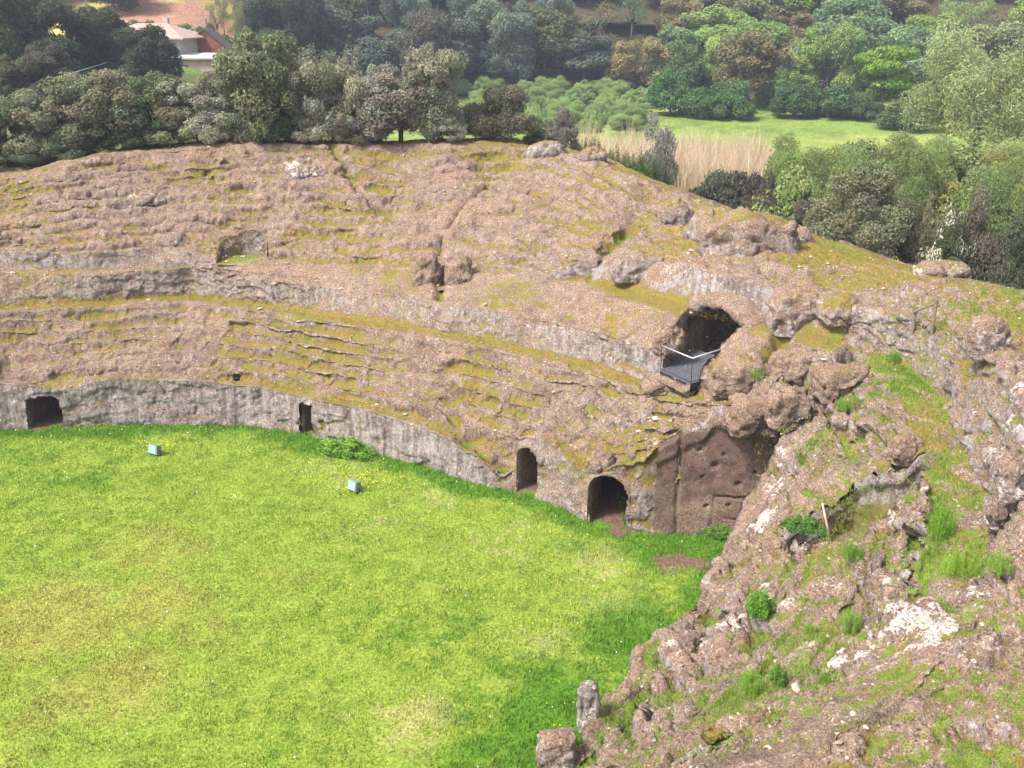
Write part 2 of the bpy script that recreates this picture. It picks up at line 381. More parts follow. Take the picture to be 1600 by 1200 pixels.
NSEG_FAR = [40, 8, 100, 14, 26, 18, 16, 20, 170, 26, 20, 8]
NSEG_NEAR = [26, 10, 84, 34, 44, 80, 30, 54, 110, 16, 10, 6]
_rot = np.array([[math.cos(.22), math.sin(.22), 0], [-math.sin(.22), math.cos(.22), 0], [0, 0, 1]])
AMP_K = [.62, .7, .85, .6, .75, 1., .5, .75, 1.15, .9, .8, 1.]          # relief strength per curve interval

def loft(td, nseg):
    t = np.radians(td); n = len(td)
    g, p, w0, w1, u, v, rim = [curve(C, td, 2) for C in (C_G, C_P, C_W0, C_W1, C_U, C_V, C_R)]
    far = sst(14, 24, td)
    l = (p[0]+.35+.15*far, p[1]+.06)
    q = (w0[0]-.25-.55*far, w0[1]-.06*far-.12*(1-far))
    ro = (rim[0]+2.6, rim[1]-.05-.5*sst(70, 50, td))
    f1r = rim[0]+8; x, y = ell(t, f1r); zv = zval(x, y); f1 = (f1r, rim[1]*.45+zv*.55)
    f2r = rim[0]+18; x, y = ell(t, f2r); f2 = (f2r, zval(x, y)-.9)
    g = (g[0], g[1]-.35)
    pw = sst(50, 44, td)*sst(-26, -17, td); flat = (u[0]-1.15, u[1]-.12); lin = (w1[0]+(u[0]-w1[0])*.5, w1[1]+(u[1]-w1[1])*.5)
    uo = (lin[0]*(1-pw)+flat[0]*pw, lin[1]*(1-pw)+flat[1]*pw)
    K = [g, p, l, q, w0, w1, uo, u, v, rim, ro, f1, f2]
    for i in range(1, len(K)): K[i] = (np.maximum(K[i][0], K[i-1][0]+.04), K[i][1])
    rows_r, rows_z, seg, sfr = [], [], [], []
    for i, m in enumerate(nseg):
        ss = np.arange(m)/m if i < len(nseg)-1 else np.arange(m+1)/m
        for s in ss:
            rows_r.append(K[i][0]*(1-s)+K[i+1][0]*s); rows_z.append(K[i][1]*(1-s)+K[i+1][1]*s); seg.append(i); sfr.append(s)
    Rr = np.array(rows_r); Z = np.array(rows_z); seg = np.array(seg); sfr = np.array(sfr)
    T = np.broadcast_to(t, Rr.shape)
    X, Y = ell(T, Rr)
    P = np.stack([X, Y, Z], -1).reshape(-1, 3)
    sh = Rr.shape
    arc = T*17
    # weathered seat rows
    def steps(i, N, k, warp, riser=.34, sl=0.):
        m = seg == i
        s = sfr[m][:, None]
        Q = np.stack([arc[m]/5, s*1.5+0*arc[m], 0*arc[m]], -1).reshape(-1, 3)
        ph = fbm(Q, 3, seed=31+i).reshape(arc[m].shape)*warp
        kk = np.clip(k+fbm(Q*1.7+5, 3, seed=41+i).reshape(ph.shape)*1.1, 0, 1.1)
        sp = np.clip(s, 0, 1)*N+ph+sl*arc[m]; fr = sp-np.floor(sp)
        zz = (np.floor(sp)+sst(1-riser, 1, fr)-sp)/N
        cid = np.floor(arc[m]/1.5+np.floor(sp*.5)*.37+fbm(Q*2.2+3, 2, seed=45+i).reshape(ph.shape)*.7); hsh = (np.sin(cid*12.9898+np.floor(s*N)*78.233)*43758.5453) % 1.0
        sp = sp+(hsh-.5)*.42; fr = sp-np.floor(sp); kk = np.minimum(kk*(.6+.6*((hsh*7.13) % 1.0)), 1.08)
        win = sst(0, .06, s)*sst(1, .94, s)
        dz = (K[i+1][1]-K[i][1])[None, :]
        kk = kk*(.45+.55*sst(30, 46, td))[None, :]
        Z[m] += zz*dz*kk*win
    steps(2, 6, 1.15, .6)
    steps(8, 10, 1.0, 1.7, .3, .10)
    def near_steps(i, N, k, sl):
        m = seg == i; s = sfr[m][:, None]; Q = np.stack([arc[m]/2.2, s*1.5+0*arc[m], 0*arc[m]], -1).reshape(-1, 3)
        ph = fbm(Q, 3, seed=51+i).reshape(arc[m].shape)*1.3+sl*arc[m]; kk = np.clip(k+fbm(Q+9, 3, seed=57+i).reshape(ph.shape)*1.4, 0, 1.1)*(1-far)[None, :]
        sp = s*N+ph; fr = sp-np.floor(sp); Z[m] += (np.floor(sp)+sst(.7, 1, fr)-sp)/N*(K[i+1][1]-K[i][1])[None, :]*kk*sst(0, .08, s)*sst(1, .92, s)
    near_steps(2, 3, .5, .25); near_steps(5, 3, .6, -.2)
    # grooves and recesses
    gm = np.zeros(sh); moss0 = np.zeros(sh)
    for pts, w, d, gr in GROOVES:
        xs = [a[0] for a in pts]; ys = [a[1] for a in pts]
        m = (X > min(xs)-1.2) & (X < max(xs)+1.2) & (Y > min(ys)-1.2) & (Y < max(ys)+1.2)
        if not m.any(): continue
        wob = fbm(np.stack([X[m]*1.5, Y[m]*1.5, 0*X[m]], -1), 3, seed=3)*w*.9
        e = np.exp(-((seg_dist(X[m], Y[m], pts)+wob)/w)**2)
        Z[m] -= d*e; gm[m] = np.maximum(gm[m], gr*e*1.2)
    pb = np.zeros(sh)
    for px, py, z, wr, a in BARE:
        bx_, by_ = at(px, py, z); m = (np.abs(X-bx_) < 2.5) & (np.abs(Y-by_) < 2.5)
        if not m.any(): continue
        q = fbm(np.stack([X[m]*1.6, Y[m]*1.6, 0*X[m]+z], -1), 4, .6, seed=int(px))
        dd = np.hypot((X[m]-bx_)*(1+.25*math.sin(px)), (Y[m]-by_)*(1-.25*math.sin(px)))/wr+q*1.1
        e = sst(1.15, .35, dd); pb[m] = np.maximum(pb[m], e*a*.9); Z[m] += .10*e*a
    # smooth profile corners a little
    for _ in range(2): Z[1:-1] = .25*Z[:-2]+.5*Z[1:-1]+.25*Z[2:]
    V = np.stack([X, Y, Z], -1)
    def normals(V):
        du = np.gradient(V, axis=0); dv = np.gradient(V, axis=1)
        N = np.cross(du, dv); N /= np.linalg.norm(N, axis=-1, keepdims=True)+1e-9
        if N[..., 2].mean() < 0: N = -N
        return N
    N = normals(V)
    amp = np.array([AMP_K[i] for i in seg])
    k = np.ones(9)/9; amp = np.convolve(np.pad(amp, 4, 'edge'), k, 'valid')[:, None]
    amp = amp*(1+.5*((seg == 2)[:, None])*sst(46, 36, td)[None, :]*far[None, :])*(1-.45*sst(0, .2, ((seg == 6) | (seg == 7)).astype(float))[:, None]*far[None, :])
    P = V.reshape(-1, 3)
    # relief: lumps lying along the rings, cracks, fractal crumble
    tang = np.stack([arc, Rr*1.0, Z*1.4], -1).reshape(-1, 3)
    near = (1-far)[None, :]; near_v = (near+0*Z).ravel()
    warp = np.stack([fbm(P/1.3, 3, seed=61), fbm(P/1.3+7, 3, seed=62), fbm(P/1.3+15, 3, seed=63)], -1)
    F1, F2 = worley((tang+warp*.9)*np.array([.62, 1.0, 1.0]), 3)
    lump = (.62-F1)*.10; crack = -sst(.10, .0, F2-F1)*(.04+.08*near_v)*sst(-.15, .25, fbm(P/3, 3, seed=66))
    f1, f2 = worley((tang+warp*.45)*np.array([1.9, 2.5, 2.5]), 8)
    lump2 = ((.55-f1)*.06-sst(.10, 0, f2-f1)*.03)*(.55+.6*near_v)
    wq = warp*.22; big_ = fbm(P/5+80, 2, seed=69)*.25
    b1, e1 = blocks((tang+warp*.5)@_rot*np.array([.42, .85, .85])+3, 21); b2, e2 = blocks((tang+wq)@_rot*np.array([1.0, 1.9, 1.9])+5, 22); b3, e3 = blocks((P+wq*.6)*3.6, 23)
    bw = sst(-.30, .25, fbm(P/3.2+40, 3, seed=67)); cw = sst(-.1, .3, fbm(P/2.2+60, 3, seed=68))
    bl = (b1*(.14+.12*near_v)+b2*(.10+.0*near_v))*(.25+.75*bw)+b3*(.040+.012*near_v)-sst(.05, 0, e1)*(.04+.05*near_v)*cw-sst(.05, 0, e2)*.025*cw
    d = bl+big_*(1-near_v*.5)+fbm(P/2.6, 4, seed=71)*(.15+.06*near_v)+fbm(P/.75, 4, .55, seed=72)*(.085-.02*near_v)+fbm(P/.22, 3, .6, seed=73)*.042
    D = (d+lump+crack+lump2).reshape(sh)*amp
    D = D*(1+.25*near)
    edge0 = np.clip(np.arange(sh[0])/6, 0, 1)[:, None]
    V = V+N*D[..., None]*edge0[..., None]
    # crisp edges stay in place; now the surface masks
    N = normals(V)
    def blur(A, w):
        for ax in (0, 1):
            A = np.moveaxis(A, ax, 0); pad = np.pad(A, [(w+1, w)]+[(0, 0)]*(A.ndim-1), 'edge'); c = np.cumsum(pad, 0)
            A = np.moveaxis((c[2*w+1:]-c[:-2*w-1])/(2*w+1), 0, ax)
        return A
    cav1 = ((blur(V, 3)-V)*N).sum(-1); cav2 = ((blur(V, 9)-V)*N).sum(-1)
    nz = N[..., 2]
    P = V.reshape(-1, 3)
    n1 = fbm(P/3.5, 4, seed=81).reshape(sh); n2 = fbm(P/1.1, 4, seed=82).reshape(sh); n3 = fbm(P/4.5+30, 3, seed=83).reshape(sh)
    moss = .265+.05*far[None, :]+cav2*3.0+cav1*3.5+n1*.50+n2*.28+.25*(nz-.75)
    ledge = ((seg == 3) | (seg == 1))[:, None]*far[None, :]+(seg == 6)[:, None]*pw[None, :]*.9
    moss += blur(ledge.astype(float), 3)*.42*sst(.55, .85, nz)
    grey = -.06+sst(.60, .25, nz)*.62+n2*.18-cav1*2.0+n3*.2
    grey += (seg == 7)[:, None]*.22*sst(.75, .5, nz); grey += ((seg == 0)[:, None]*.20+(seg == 4)[:, None]*.10-(seg == 2)[:, None]*.12)*far[None, :]
    rgt = sst(52, 45, td)[None, :]*(seg == 0)[:, None]*far[None, :]; grey -= rgt*.22; moss = moss+rgt*.10
    grey -= (seg == 8)[:, None]*.10*far[None, :]
    grn = .02+gm*.75+n3*.32+n2*.22+cav2*2.2+.10*(nz-.8)-.2*far[None, :]*(seg < 9)[:, None]+.12*pw[None, :]*(seg == 6)[:, None]
    grn += near*(.50+n1*.25)*sst(.42, .8, nz); moss = moss+near*.22
    grn += ((seg == 1)[:, None]*.12+(seg == 3)[:, None]*.14)*far[None, :]*sst(.6, .85, nz)
    rimg = (seg >= 9)[:, None]*1.0+((seg == 8) & (sfr > .8))[:, None]*.5
    td2 = np.broadcast_to(td, sh)
    grn += rimg*(.12+.22*sst(78, 45, td2)); moss += rimg*(.25+.25*sst(80, 50, td2))
    rimr = sst(50, 40, td2)*((seg == 8))[:, None]*sst(.15, .5, sfr)[:, None]*sst(.5, .8, nz)
    moss += rimr*.35; grn += rimr*.12
    grn -= sst(.55, .3, nz)*.5
    pale = near*(.13+n1*.40+n2*.35-cav1*3-gm*.5)+.1*rimr+pb*.8; grn = grn-pb*.35; moss = moss-pb*.3
    red = np.zeros(sh)
    mask = np.clip(np.stack([moss, grn, grey], -1), 0, 1.2); mask2 = np.clip(np.stack([red, pale*.8, 0*red], -1), 0, 1)
    return dict(V=V, N=N, seg=seg, sfr=sfr, td=td, mask=mask, mask2=mask2, R=Rr, grn=grn, nz=nz)

def grid_faces(L):
    n, m = L['V'].shape[:2]
    a = np.arange(n*m).reshape(n, m)
    f = np.stack([a[:-1, :-1], a[:-1, 1:], a[1:, 1:], a[1:, :-1]], -1)
    return f
def part_mesh(name, L, keep, mat):
    Fq = grid_faces(L)[keep]
    idx, inv = np.unique(Fq.ravel(), return_inverse=True)
    V = L['V'].reshape(-1, 3)[idx]
    # face upward / towards the arena
    q = inv.reshape(-1, 4)
    nn = np.cross(V[q[:, 1]]-V[q[:, 0]], V[q[:, 3]]-V[q[:, 0]])
    if (nn*L['N'].reshape(-1, 3)[idx][q[:, 0]]).sum() < 0: q = q[:, ::-1]
    return np_mesh(name, V, q, mat, True, dict(mask=L['mask'].reshape(-1, 3)[idx], mask2=L['mask2'].reshape(-1, 3)[idx]))

far_td = np.concatenate([np.linspace(124, 20, 1000)])
near_td = np.linspace(20, -62, 780)
LF = loft(far_td, NSEG_FAR); LN = loft(near_td, NSEG_NEAR)

# surface height look-up
_AV = np.concatenate([LF['V'].reshape(-1, 3), LN['V'].reshape(-1, 3)])
_AG = np.concatenate([LF['grn'].ravel(), LN['grn'].ravel()])
def surf(x, y):
    m = (np.abs(_AV[:, 0]-x) < .35) & (np.abs(_AV[:, 1]-y) < .35)
    if not m.any(): return float(zval(x, y))
    Q = _AV[m]; d = (Q[:, 0]-x)**2+(Q[:, 1]-y)**2
    i = np.argsort(d)[:6]
    return float(Q[i, 2].max())

# ------------------------------------------------------------------ height grid of the bowl, for standing things on it
_res = .12; _gx0, _gy0 = -50., -5.
HG = np.full((640, 640), -50.0)
_ix = ((_AV[:, 0]-_gx0)/_res).astype(int); _iy = ((_AV[:, 1]-_gy0)/_res).astype(int)
_k = (_ix >= 0) & (_ix < 640) & (_iy >= 0) & (_iy < 640)
np.maximum.at(HG, (_ix[_k], _iy[_k]), _AV[_k, 2])
def hz(x, y):
    i, j = int((x-_gx0)/_res), int((y-_gy0)/_res)
    if 0 <= i < 640 and 0 <= j < 640:
        v = HG[max(i-1, 0):i+2, max(j-1, 0):j+2]; v = v[v > -40]
        if len(v): return float(v.mean())
    lx, ly = (x-CX)*cR+(y-CY)*sR, -(x-CX)*sR+(y-CY)*cR
    if (lx/(EA+3))**2+(ly/(EB+3))**2 < 1: return 0.
    return float(zval(x, y))
def on_rock(px, py):                          # where the sight line through a photo pixel meets the bowl
    y = 12.0
    while y < 80:
        x, _, z = at_y(px, py, y)
        if hz(x, y) > z: return x, y, hz(x, y)
        y += .08
    return at_y(px, py, 55)
def m_px(x, y, z, n):                         # metres covered by n photo pixels at a point
    return n*(y*cP-(z-H)*sP)/F


# ---- pits open in the shell: photo outline on the surface, then walls and a floor of their own
def pit(front, back, dz):
    f = [on_rock(*p) for p in front]; z0 = float(np.median([q[2] for q in f]))-dz; zf = [z0]*len(f)
    f = [(*at(*p, z0), z0) for p in front]; zf = zf[:len(back)] if len(back) < len(f) else zf
    b = [(*at(px, py, z), z) for (px, py), z in zip(back, zf)]
    return f, b, zf
PITS = [pit([(338, 412), (380, 413), (421, 412)], [(348, 401), (380, 398), (418, 399)], .08),
        pit([(684, 452), (712, 452)], [(690, 438), (708, 438)], .06)]
HOLE = np.array(on_rock(367, 591))
TR_FAR = [on_rock(*p) for p in ((1222, 838), (1285, 792), (1340, 752), (1412, 730), (1448, 704))]
TR_NEAR = [(*at(px, py, TR_FAR[i][2]-.25), TR_FAR[i][2]-.25) for i, (px, py) in enumerate(((1250, 886), (1318, 858), (1372, 828), (1440, 784), (1470, 730)))]
PITPOLY = [[q[:2] for q in f]+[q[:2] for q in b[::-1]] for f, b, z in PITS]+[[q[:2] for q in TR_FAR]+[q[:2] for q in TR_NEAR[::-1]]]

# ---- doorways in the arena wall: centre t, half width, height, arch
DOORS = [dict(t=106.2, w=1.5, h=1.55, arch=.15, depth=7, lab='low wide doorway with a broken left jamb'),
         dict(t=75.0, w=.72, h=1.55, arch=.05, depth=7, lab='narrow square doorway in the pale wall'),
         dict(t=42.6, w=.95, h=1.95, arch=.46, depth=7, lab='tall doorway beside the mossy hollow'),
         dict(t=29.4, w=1.5, h=2.05, arch=.75, depth=7, lab='wide arched doorway near the entrance passage')]
def arch_outline(w, h, arch, n=14):
    pts = [(-w/2, -.4), (-w/2, h-arch)]
    for i in range(1, n):
        a = math.pi*(1-i/n); pts.append((math.cos(a)*w/2, h-arch+math.sin(a)*arch))
    pts += [(w/2, h-arch), (w/2, -.4)]
    return pts
def door_frame(d):
    t = R_(d['t']); r0, _ = curve(C_G, np.array([d['t']])); x, y = ell(t, r0[0]); x2, y2 = ell(t, r0[0]+1)
    tt = np.array([d['t']-2.2, d['t']+2.2]); ra, _ = curve(C_G, tt); xa, ya = ell(np.radians(tt), ra); n = Vector((ya[0]-ya[1], xa[1]-xa[0], 0)).normalized()
    if n.dot(Vector((x2-x, y2-y, 0))) < 0: n = -n
    s = Vector((n.y, -n.x, 0))
    return Vector((x, y, 0)), n, s
fc = {}
for nm, L in (('f', LF), ('n', LN)):
    Fq = grid_faces(L); V = L['V'].reshape(-1, 3)
    C = V[Fq].mean(2); sg = L['seg'][:-1][:, None]+0*Fq[..., 0]; tdf = np.broadcast_to(L['td'][:-1], sg.shape)
    cut = in_poly(C[..., 0], C[..., 1], CORR) | in_poly(C[..., 0], C[..., 1], CAVE)
    hq = HOLE; cut |= (np.sqrt(((C-hq)**2*np.array([1, 1, 2.2])).sum(-1)) < .26) & (sg > 0)
    for pp in PITPOLY: cut |= in_poly(C[..., 0], C[..., 1], pp)
    for d in DOORS:
        o, n, s = door_frame(d)
        a = (C[..., 0]-o.x)*s.x+(C[..., 1]-o.y)*s.y; b = (C[..., 0]-o.x)*n.x+(C[..., 1]-o.y)*n.y
        out = arch_outline(d['w']*.97, d['h']*.98, d['arch'])
        jx = fbm(C.reshape(-1, 3)*3.2, 3, seed=9).reshape(sg.shape)*.11; a = a+jx; C2 = C[..., 2]+jx*.8
        cut |= in_poly(a, C2, out) & (np.abs(b) < 1.3) & (sg < 2)
    fc[nm] = (cut, sg, tdf, C)

amph = empty('rock_amphitheatre', (0, 0, 0))
tag(amph, 'weathered rock-cut amphitheatre bowl with mossy stepped tiers around the green arena', 'amphitheatre')
cut, sg, tdf, C = fc['f']; ok = ~cut
link('arena_wall', part_mesh('arena_wall', LF, ok & (sg == 0), ROCK), amph)
link('lower_tiers', part_mesh('lower_tiers', LF, ok & (sg >= 1) & (sg <= 2), ROCK), amph)
link('walkway', part_mesh('walkway', LF, ok & (sg == 3), ROCK), amph)
link('walkway_wall', part_mesh('walkway_wall', LF, ok & (sg >= 4) & (sg <= 4), ROCK), amph)
link('upper_slope', part_mesh('upper_slope', LF, ok & (sg >= 5) & (sg <= 9), ROCK), amph)
emb = link('embankment', part_mesh('embankment', LF, ok & (sg >= 10), ROCK)); tag(emb, kind='structure')
cut, sg, tdf, C = fc['n']; ok = ~cut
link('near_slope', part_mesh('near_slope', LN, ok & (sg <= 5), ROCK), amph)
link('upper_path', part_mesh('upper_path', LN, ok & (sg == 6), ROCK), amph)
link('upper_cliff', part_mesh('upper_cliff', LN, ok & (sg >= 7) & (sg <= 9), ROCK), amph)
emb2 = link('embankment', part_mesh('embankment', LN, ok & (sg >= 10), ROCK)); tag(emb2, kind='structure')

def displaced_grid(name, V, amp, mat, maskf, parent, flip=False, seed=0, cells=True, extra=None):
    n, m = V.shape[:2]
    du = np.gradient(V, axis=0); dv = np.gradient(V, axis=1); N = np.cross(du, dv); N /= np.linalg.norm(N, axis=-1, keepdims=True)+1e-9
    if flip: N = -N
    P = V.reshape(-1, 3)
    f1, f2 = worley(P*1.7+fbm(P, 3, seed=seed)[:, None]*.6, seed+1)
    D = fbm(P/1.2, 4, seed=seed)*.5+fbm(P/.3, 3, seed=seed+3)*.22+((.5-f1)*.45-sst(.1, 0, f2-f1)*.2)*cells
    D = D*amp
    if extra: D = D+extra(P)*(1 if flip else -1)
    V2 = V+N*D.reshape(n, m)[..., None]
    a = np.arange(n*m).reshape(n, m); Fq = np.stack([a[:-1, :-1], a[:-1, 1:], a[1:, 1:], a[1:, :-1]], -1).reshape(-1, 4)
    if flip: Fq = Fq[:, ::-1]
    n1 = fbm(P/1.1, 3, seed=seed+9); M, M2 = maskf(P, N.reshape(-1, 3), n1)
    return link(name, np_mesh(name, V2.reshape(-1, 3), Fq, mat, True, dict(mask=np.clip(M, 0, 1.2), mask2=np.clip(M2, 0, 1.2))), parent)
def wall_mask(P, N, n1):
    o = np.ones(len(P)); return np.stack([.12+n1*.6+.2*N[:, 2], -.1+n1*.3+.2*N[:, 2], .45+n1*.4-.3*N[:, 2]], -1), np.stack([0*o, 0*o, 0*o], -1)
def red_mask(P, N, n1):
    low = sst(4.4, 3.6, P[:, 2]); o = np.ones(len(P)); n2 = fbm(P/.9+9, 3, seed=91)
    return np.stack([.0+n1*.5*(1-low)+.15*sst(1.6, .6, P[:, 2]), .1*o+n1*.5-.1-.25*low+.25*sst(.9, .2, P[:, 2]), .55-.2*low+.5*n2], -1), np.stack([low*(.42+.35*sst(1.2, 2.6, P[:, 2]))+n1*.5, 0*o, 0*o], -1)
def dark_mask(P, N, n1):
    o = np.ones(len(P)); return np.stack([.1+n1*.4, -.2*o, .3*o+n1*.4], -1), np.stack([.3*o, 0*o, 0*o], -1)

def tunnel(o, n, s, outl, depth, parent, name, lip=.10, lipd=.06, bend=0., z0=0., seed=0, narrow=.9, label=None, start=-.03):
    """an opening lined with rock: a rough rim, then side walls and vault running back into the hill"""
    outl = np.array(outl); k = 3
    dense = np.concatenate([np.linspace(outl[i], outl[i+1], k, endpoint=False) for i in range(len(outl)-1)]+[outl[-1:]])
    cen = np.array([0, outl[:, 1].max()*.5])
    rings = []
    def ring(scale, dep, off=0):
        q = cen+(dense-cen)*scale
        P = np.array([[o.x+s.x*(a+off)+n.x*dep, o.y+s.y*(a+off)+n.y*dep, z0+b] for a, b in q]); rings.append(P)
    grow = lambda e: 1+e/ (0.5*max(outl[:, 0].max(), .5)+.5)
    if lip > .2: ring(grow(lip*1.25), start+lipd+.5); ring(grow(lip), start+lipd*.6); ring(grow(lip*.75), start+.02); ring(grow(lip*.3), start-.03)
    else: ring(grow(.2), start+.50); ring(grow(.06), start+.32)
    ring(1.0, start+(.10 if lip > .2 else .24))
    for i in range(1, 22):
        f = i/21; ring(1-(1-narrow)*f, start+.25+depth*f, bend*f*f)
    ring(.02, start+depth+.05, bend)
    V = np.stack(rings)
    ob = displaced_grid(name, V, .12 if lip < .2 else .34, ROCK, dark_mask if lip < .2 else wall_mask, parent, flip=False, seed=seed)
    if label: ob['label'] = label
    return ob
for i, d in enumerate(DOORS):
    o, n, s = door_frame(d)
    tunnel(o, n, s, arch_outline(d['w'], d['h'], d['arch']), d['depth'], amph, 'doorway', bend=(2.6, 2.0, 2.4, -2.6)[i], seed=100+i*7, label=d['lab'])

# ---- the open entrance passage: far red wall, near wall, vault at its end
def wall_strip(name, pts, ztop, zbot, amp, maskf, parent, over=None, seed=0, step=.06, flip=False, extra=None, cells=True):
    P = []
    for (x0, y0), (x1, y1) in zip(pts[:-1], pts[1:]):
        m = max(2, int(math.hypot(x1-x0, y1-y0)/step))
        for k in range(m): P.append((x0+(x1-x0)*k/m, y0+(y1-y0)*k/m))
    P.append(pts[-1]); P = np.array(P)
    tg = np.gradient(P, axis=0); tg /= np.linalg.norm(tg, axis=1, keepdims=True)
    nr = np.stack([tg[:, 1], -tg[:, 0]], 1)*(-1 if flip else 1)
    zt = np.array([ztop(x, y) for x, y in P]); k = np.ones(5)/5; zt = np.convolve(np.pad(zt, 2, 'edge'), k, 'valid')
    nrow = int((zt.max()-zbot)/step)
    V = np.empty((nrow+1, len(P), 3))
    for r in range(nrow+1):
        f = r/nrow; z = zt*(1-f)+zbot*f
        off = over(P, zt-z, z) if over else 0*z
        V[r, :, :2] = P+nr*off[:, None]; V[r, :, 2] = z
    return displaced_grid(name, V, amp, ROCK, maskf, parent, flip=not flip, seed=seed, extra=extra, cells=cells)
def cracks(P):
    w = fbm(P*1.3, 3, seed=77)*.22; e = 0*w
    g = lambda v, wd: np.exp(-(v/wd)**2)
    e += .13*g(P[:, 2]-1.62-w*.6-.10*(P[:, 0]-8), .035)*sst(7.0, 7.1, P[:, 0]); e += .08*g(P[:, 2]-.75-w*.5, .03)*sst(7.3, 7.5, P[:, 0])
    e += .07*g(P[:, 0]-6.95-w*.4, .035)*sst(1.9, 1.6, P[:, 2]); e += .10*g(P[:, 0]-5.75-w*.3, .06)
    for hx, hz_, r in ((6.95, 2.75, .13), (7.75, 2.1, .1), (6.4, 3.3, .06), (6.75, 1.2, .07), (8.3, 2.6, .07), (7.2, 3.2, .05), (6.55, 2.3, .05), (7.5, 1.3, .06)): e += .16*np.exp(-(((P[:, 0]-hx)**2+(P[:, 2]-hz_)**2)/r**2))
    return e
def over_far(P, dd, z):
    k = sst(6.6, 8.2, P[:, 0])
    b = .06+(.12+k*.45)*sst(1.0, .6, dd)*(1-.5*sst(.25, 0, dd))
    return b
wall_strip('passage_wall', [(5.0, 32.62), (6.2, 32.5), (7.2, 32.35), (8.6, 32.1), (9.9, 31.9), (12.5, 31.4)], lambda x, y: min(surf(x, y+.06)+.03, 6.2) if x < 9.5 else 4.2, -.2, .085, red_mask, amph, over_far, seed=210, extra=cracks, cells=False)
wall_strip('passage_wall', [(13., 29.2), (9.9, 29.9), (8.2, 30.2), (7.2, 29.6), (6.6, 29.4)], lambda x, y: surf(x, y-.06)+.02 if x < 9.4 else 3.6, -.2, .18, wall_mask, amph, None, seed=220)

# ---- walled recess in front of the cave, and the cave itself
def cav(i): return CAVE[i]
wall_strip('recess_wall', [CAVE[3], CAVE[0]], lambda x, y: surf(x-.05, y+.03)+.02, 5.0, .14, wall_mask, amph, None, seed=230, flip=True)
wall_strip('recess_wall', [CAVE[1], CAVE[2]], lambda x, y: surf(x+.05, y-.03)+.02, 5.0, .14, wall_mask, amph, None, seed=240, flip=True)
co = Vector(((CAVE[2][0]+CAVE[3][0])/2, (CAVE[2][1]+CAVE[3][1])/2, 0)); cn = Vector((CAVE[2][0]-CAVE[1][0], CAVE[2][1]-CAVE[1][1], 0)).normalized(); cs = Vector((cn.y, -cn.x, 0))
tunnel(co-cn*.35, cn, cs, arch_outline(2.9, 1.95, 1.05), 7, amph, 'cave_mouth', lip=.5, lipd=.5, bend=2.6, z0=5.2, seed=260, label='dark arched cave mouth with a thick rounded rim')

wall_strip('recess_wall', [CAVE[0], CAVE[1]], lambda x, y: 5.30, 3.9, .16, wall_mask, amph, None, seed=250)
def patch(name, A, B, seed, maskf, amp=.10, n=14):
    """floor between two polylines of points"""
    A, B = np.array(A), np.array(B); L = np.linspace(0, len(A)-1, n*len(A)); i = np.minimum(L.astype(int), len(A)-2); f = (L-i)[:, None]
    a, b = A[i]*(1-f)+A[i+1]*f, B[i]*(1-f)+B[i+1]*f; u = np.linspace(-.12, 1.12, 24)[:, None, None]
    return displaced_grid(name, a[None]*(1-u)+b[None]*u, amp, ROCK, maskf, amph, seed=seed, flip=True)
def stair_mask(P, N, n1):
    o = np.ones(len(P)); zt = np.interp(P[:, 0], [q[0] for q in sorted(TR_FAR)], [q[2] for q in sorted(TR_FAR)])-P[:, 2]
    return np.stack([.05+n1*.5+.6*sst(.75, 1.1, zt), -.1+n1*.3+.3*sst(.9, 1.2, zt), .75+n1*.3], -1), np.stack([0*o, 0*o, 0*o], -1)
def green_mask(P, N, n1):
    o = np.ones(len(P)); return np.stack([.75*o, .55+n1*.5, 0*o], -1), np.stack([0*o, 0*o, 0*o], -1)
def mossy_mask(P, N, n1):
    o = np.ones(len(P)); return np.stack([.5+n1*.5, .15+n1*.3, .1*o], -1), np.stack([0*o, 0*o, 0*o], -1)
patch('cave_floor', [(*CAVE[0], 5.1), (*CAVE[1], 5.1)], [(*CAVE[3], 5.1), (*CAVE[2], 5.1)], 270, wall_mask)
for k, (f, b, zf) in enumerate(PITS):
    fl_ = [(q[0], q[1], z) for q, z in zip(f, zf)]
    patch('niche_floor', fl_, b, 280+k, green_mask if k == 0 else mossy_mask, .06)
    ring = [f[0][:2]]+[q[:2] for q in b]+[f[-1][:2]]
    wall_strip('niche_wall', ring, lambda x, y: surf(x, y)+.02, min(zf)-.15, .22, wall_mask, amph, None, seed=290+k, flip=False)
wall_strip('stair_wall', [q[:2] for q in TR_FAR], lambda x, y: surf(x, y)+.02, 1.8, .16, stair_mask, amph, lambda P, dd, z: .16*sst(.55, .25, dd), seed=300)
wall_strip('stair_wall', [TR_FAR[-1][:2]]+[q[:2] for q in TR_NEAR[::-1]], lambda x, y: surf(x, y)+.0, 1.8, .13, wall_mask, amph, None, seed=310)
patch('stair_floor', [(q[0], q[1], q[2]-1.5) for q in TR_FAR], [(q[0], q[1], q[2]-1.3) for q in TR_NEAR], 320, mossy_mask, .22)

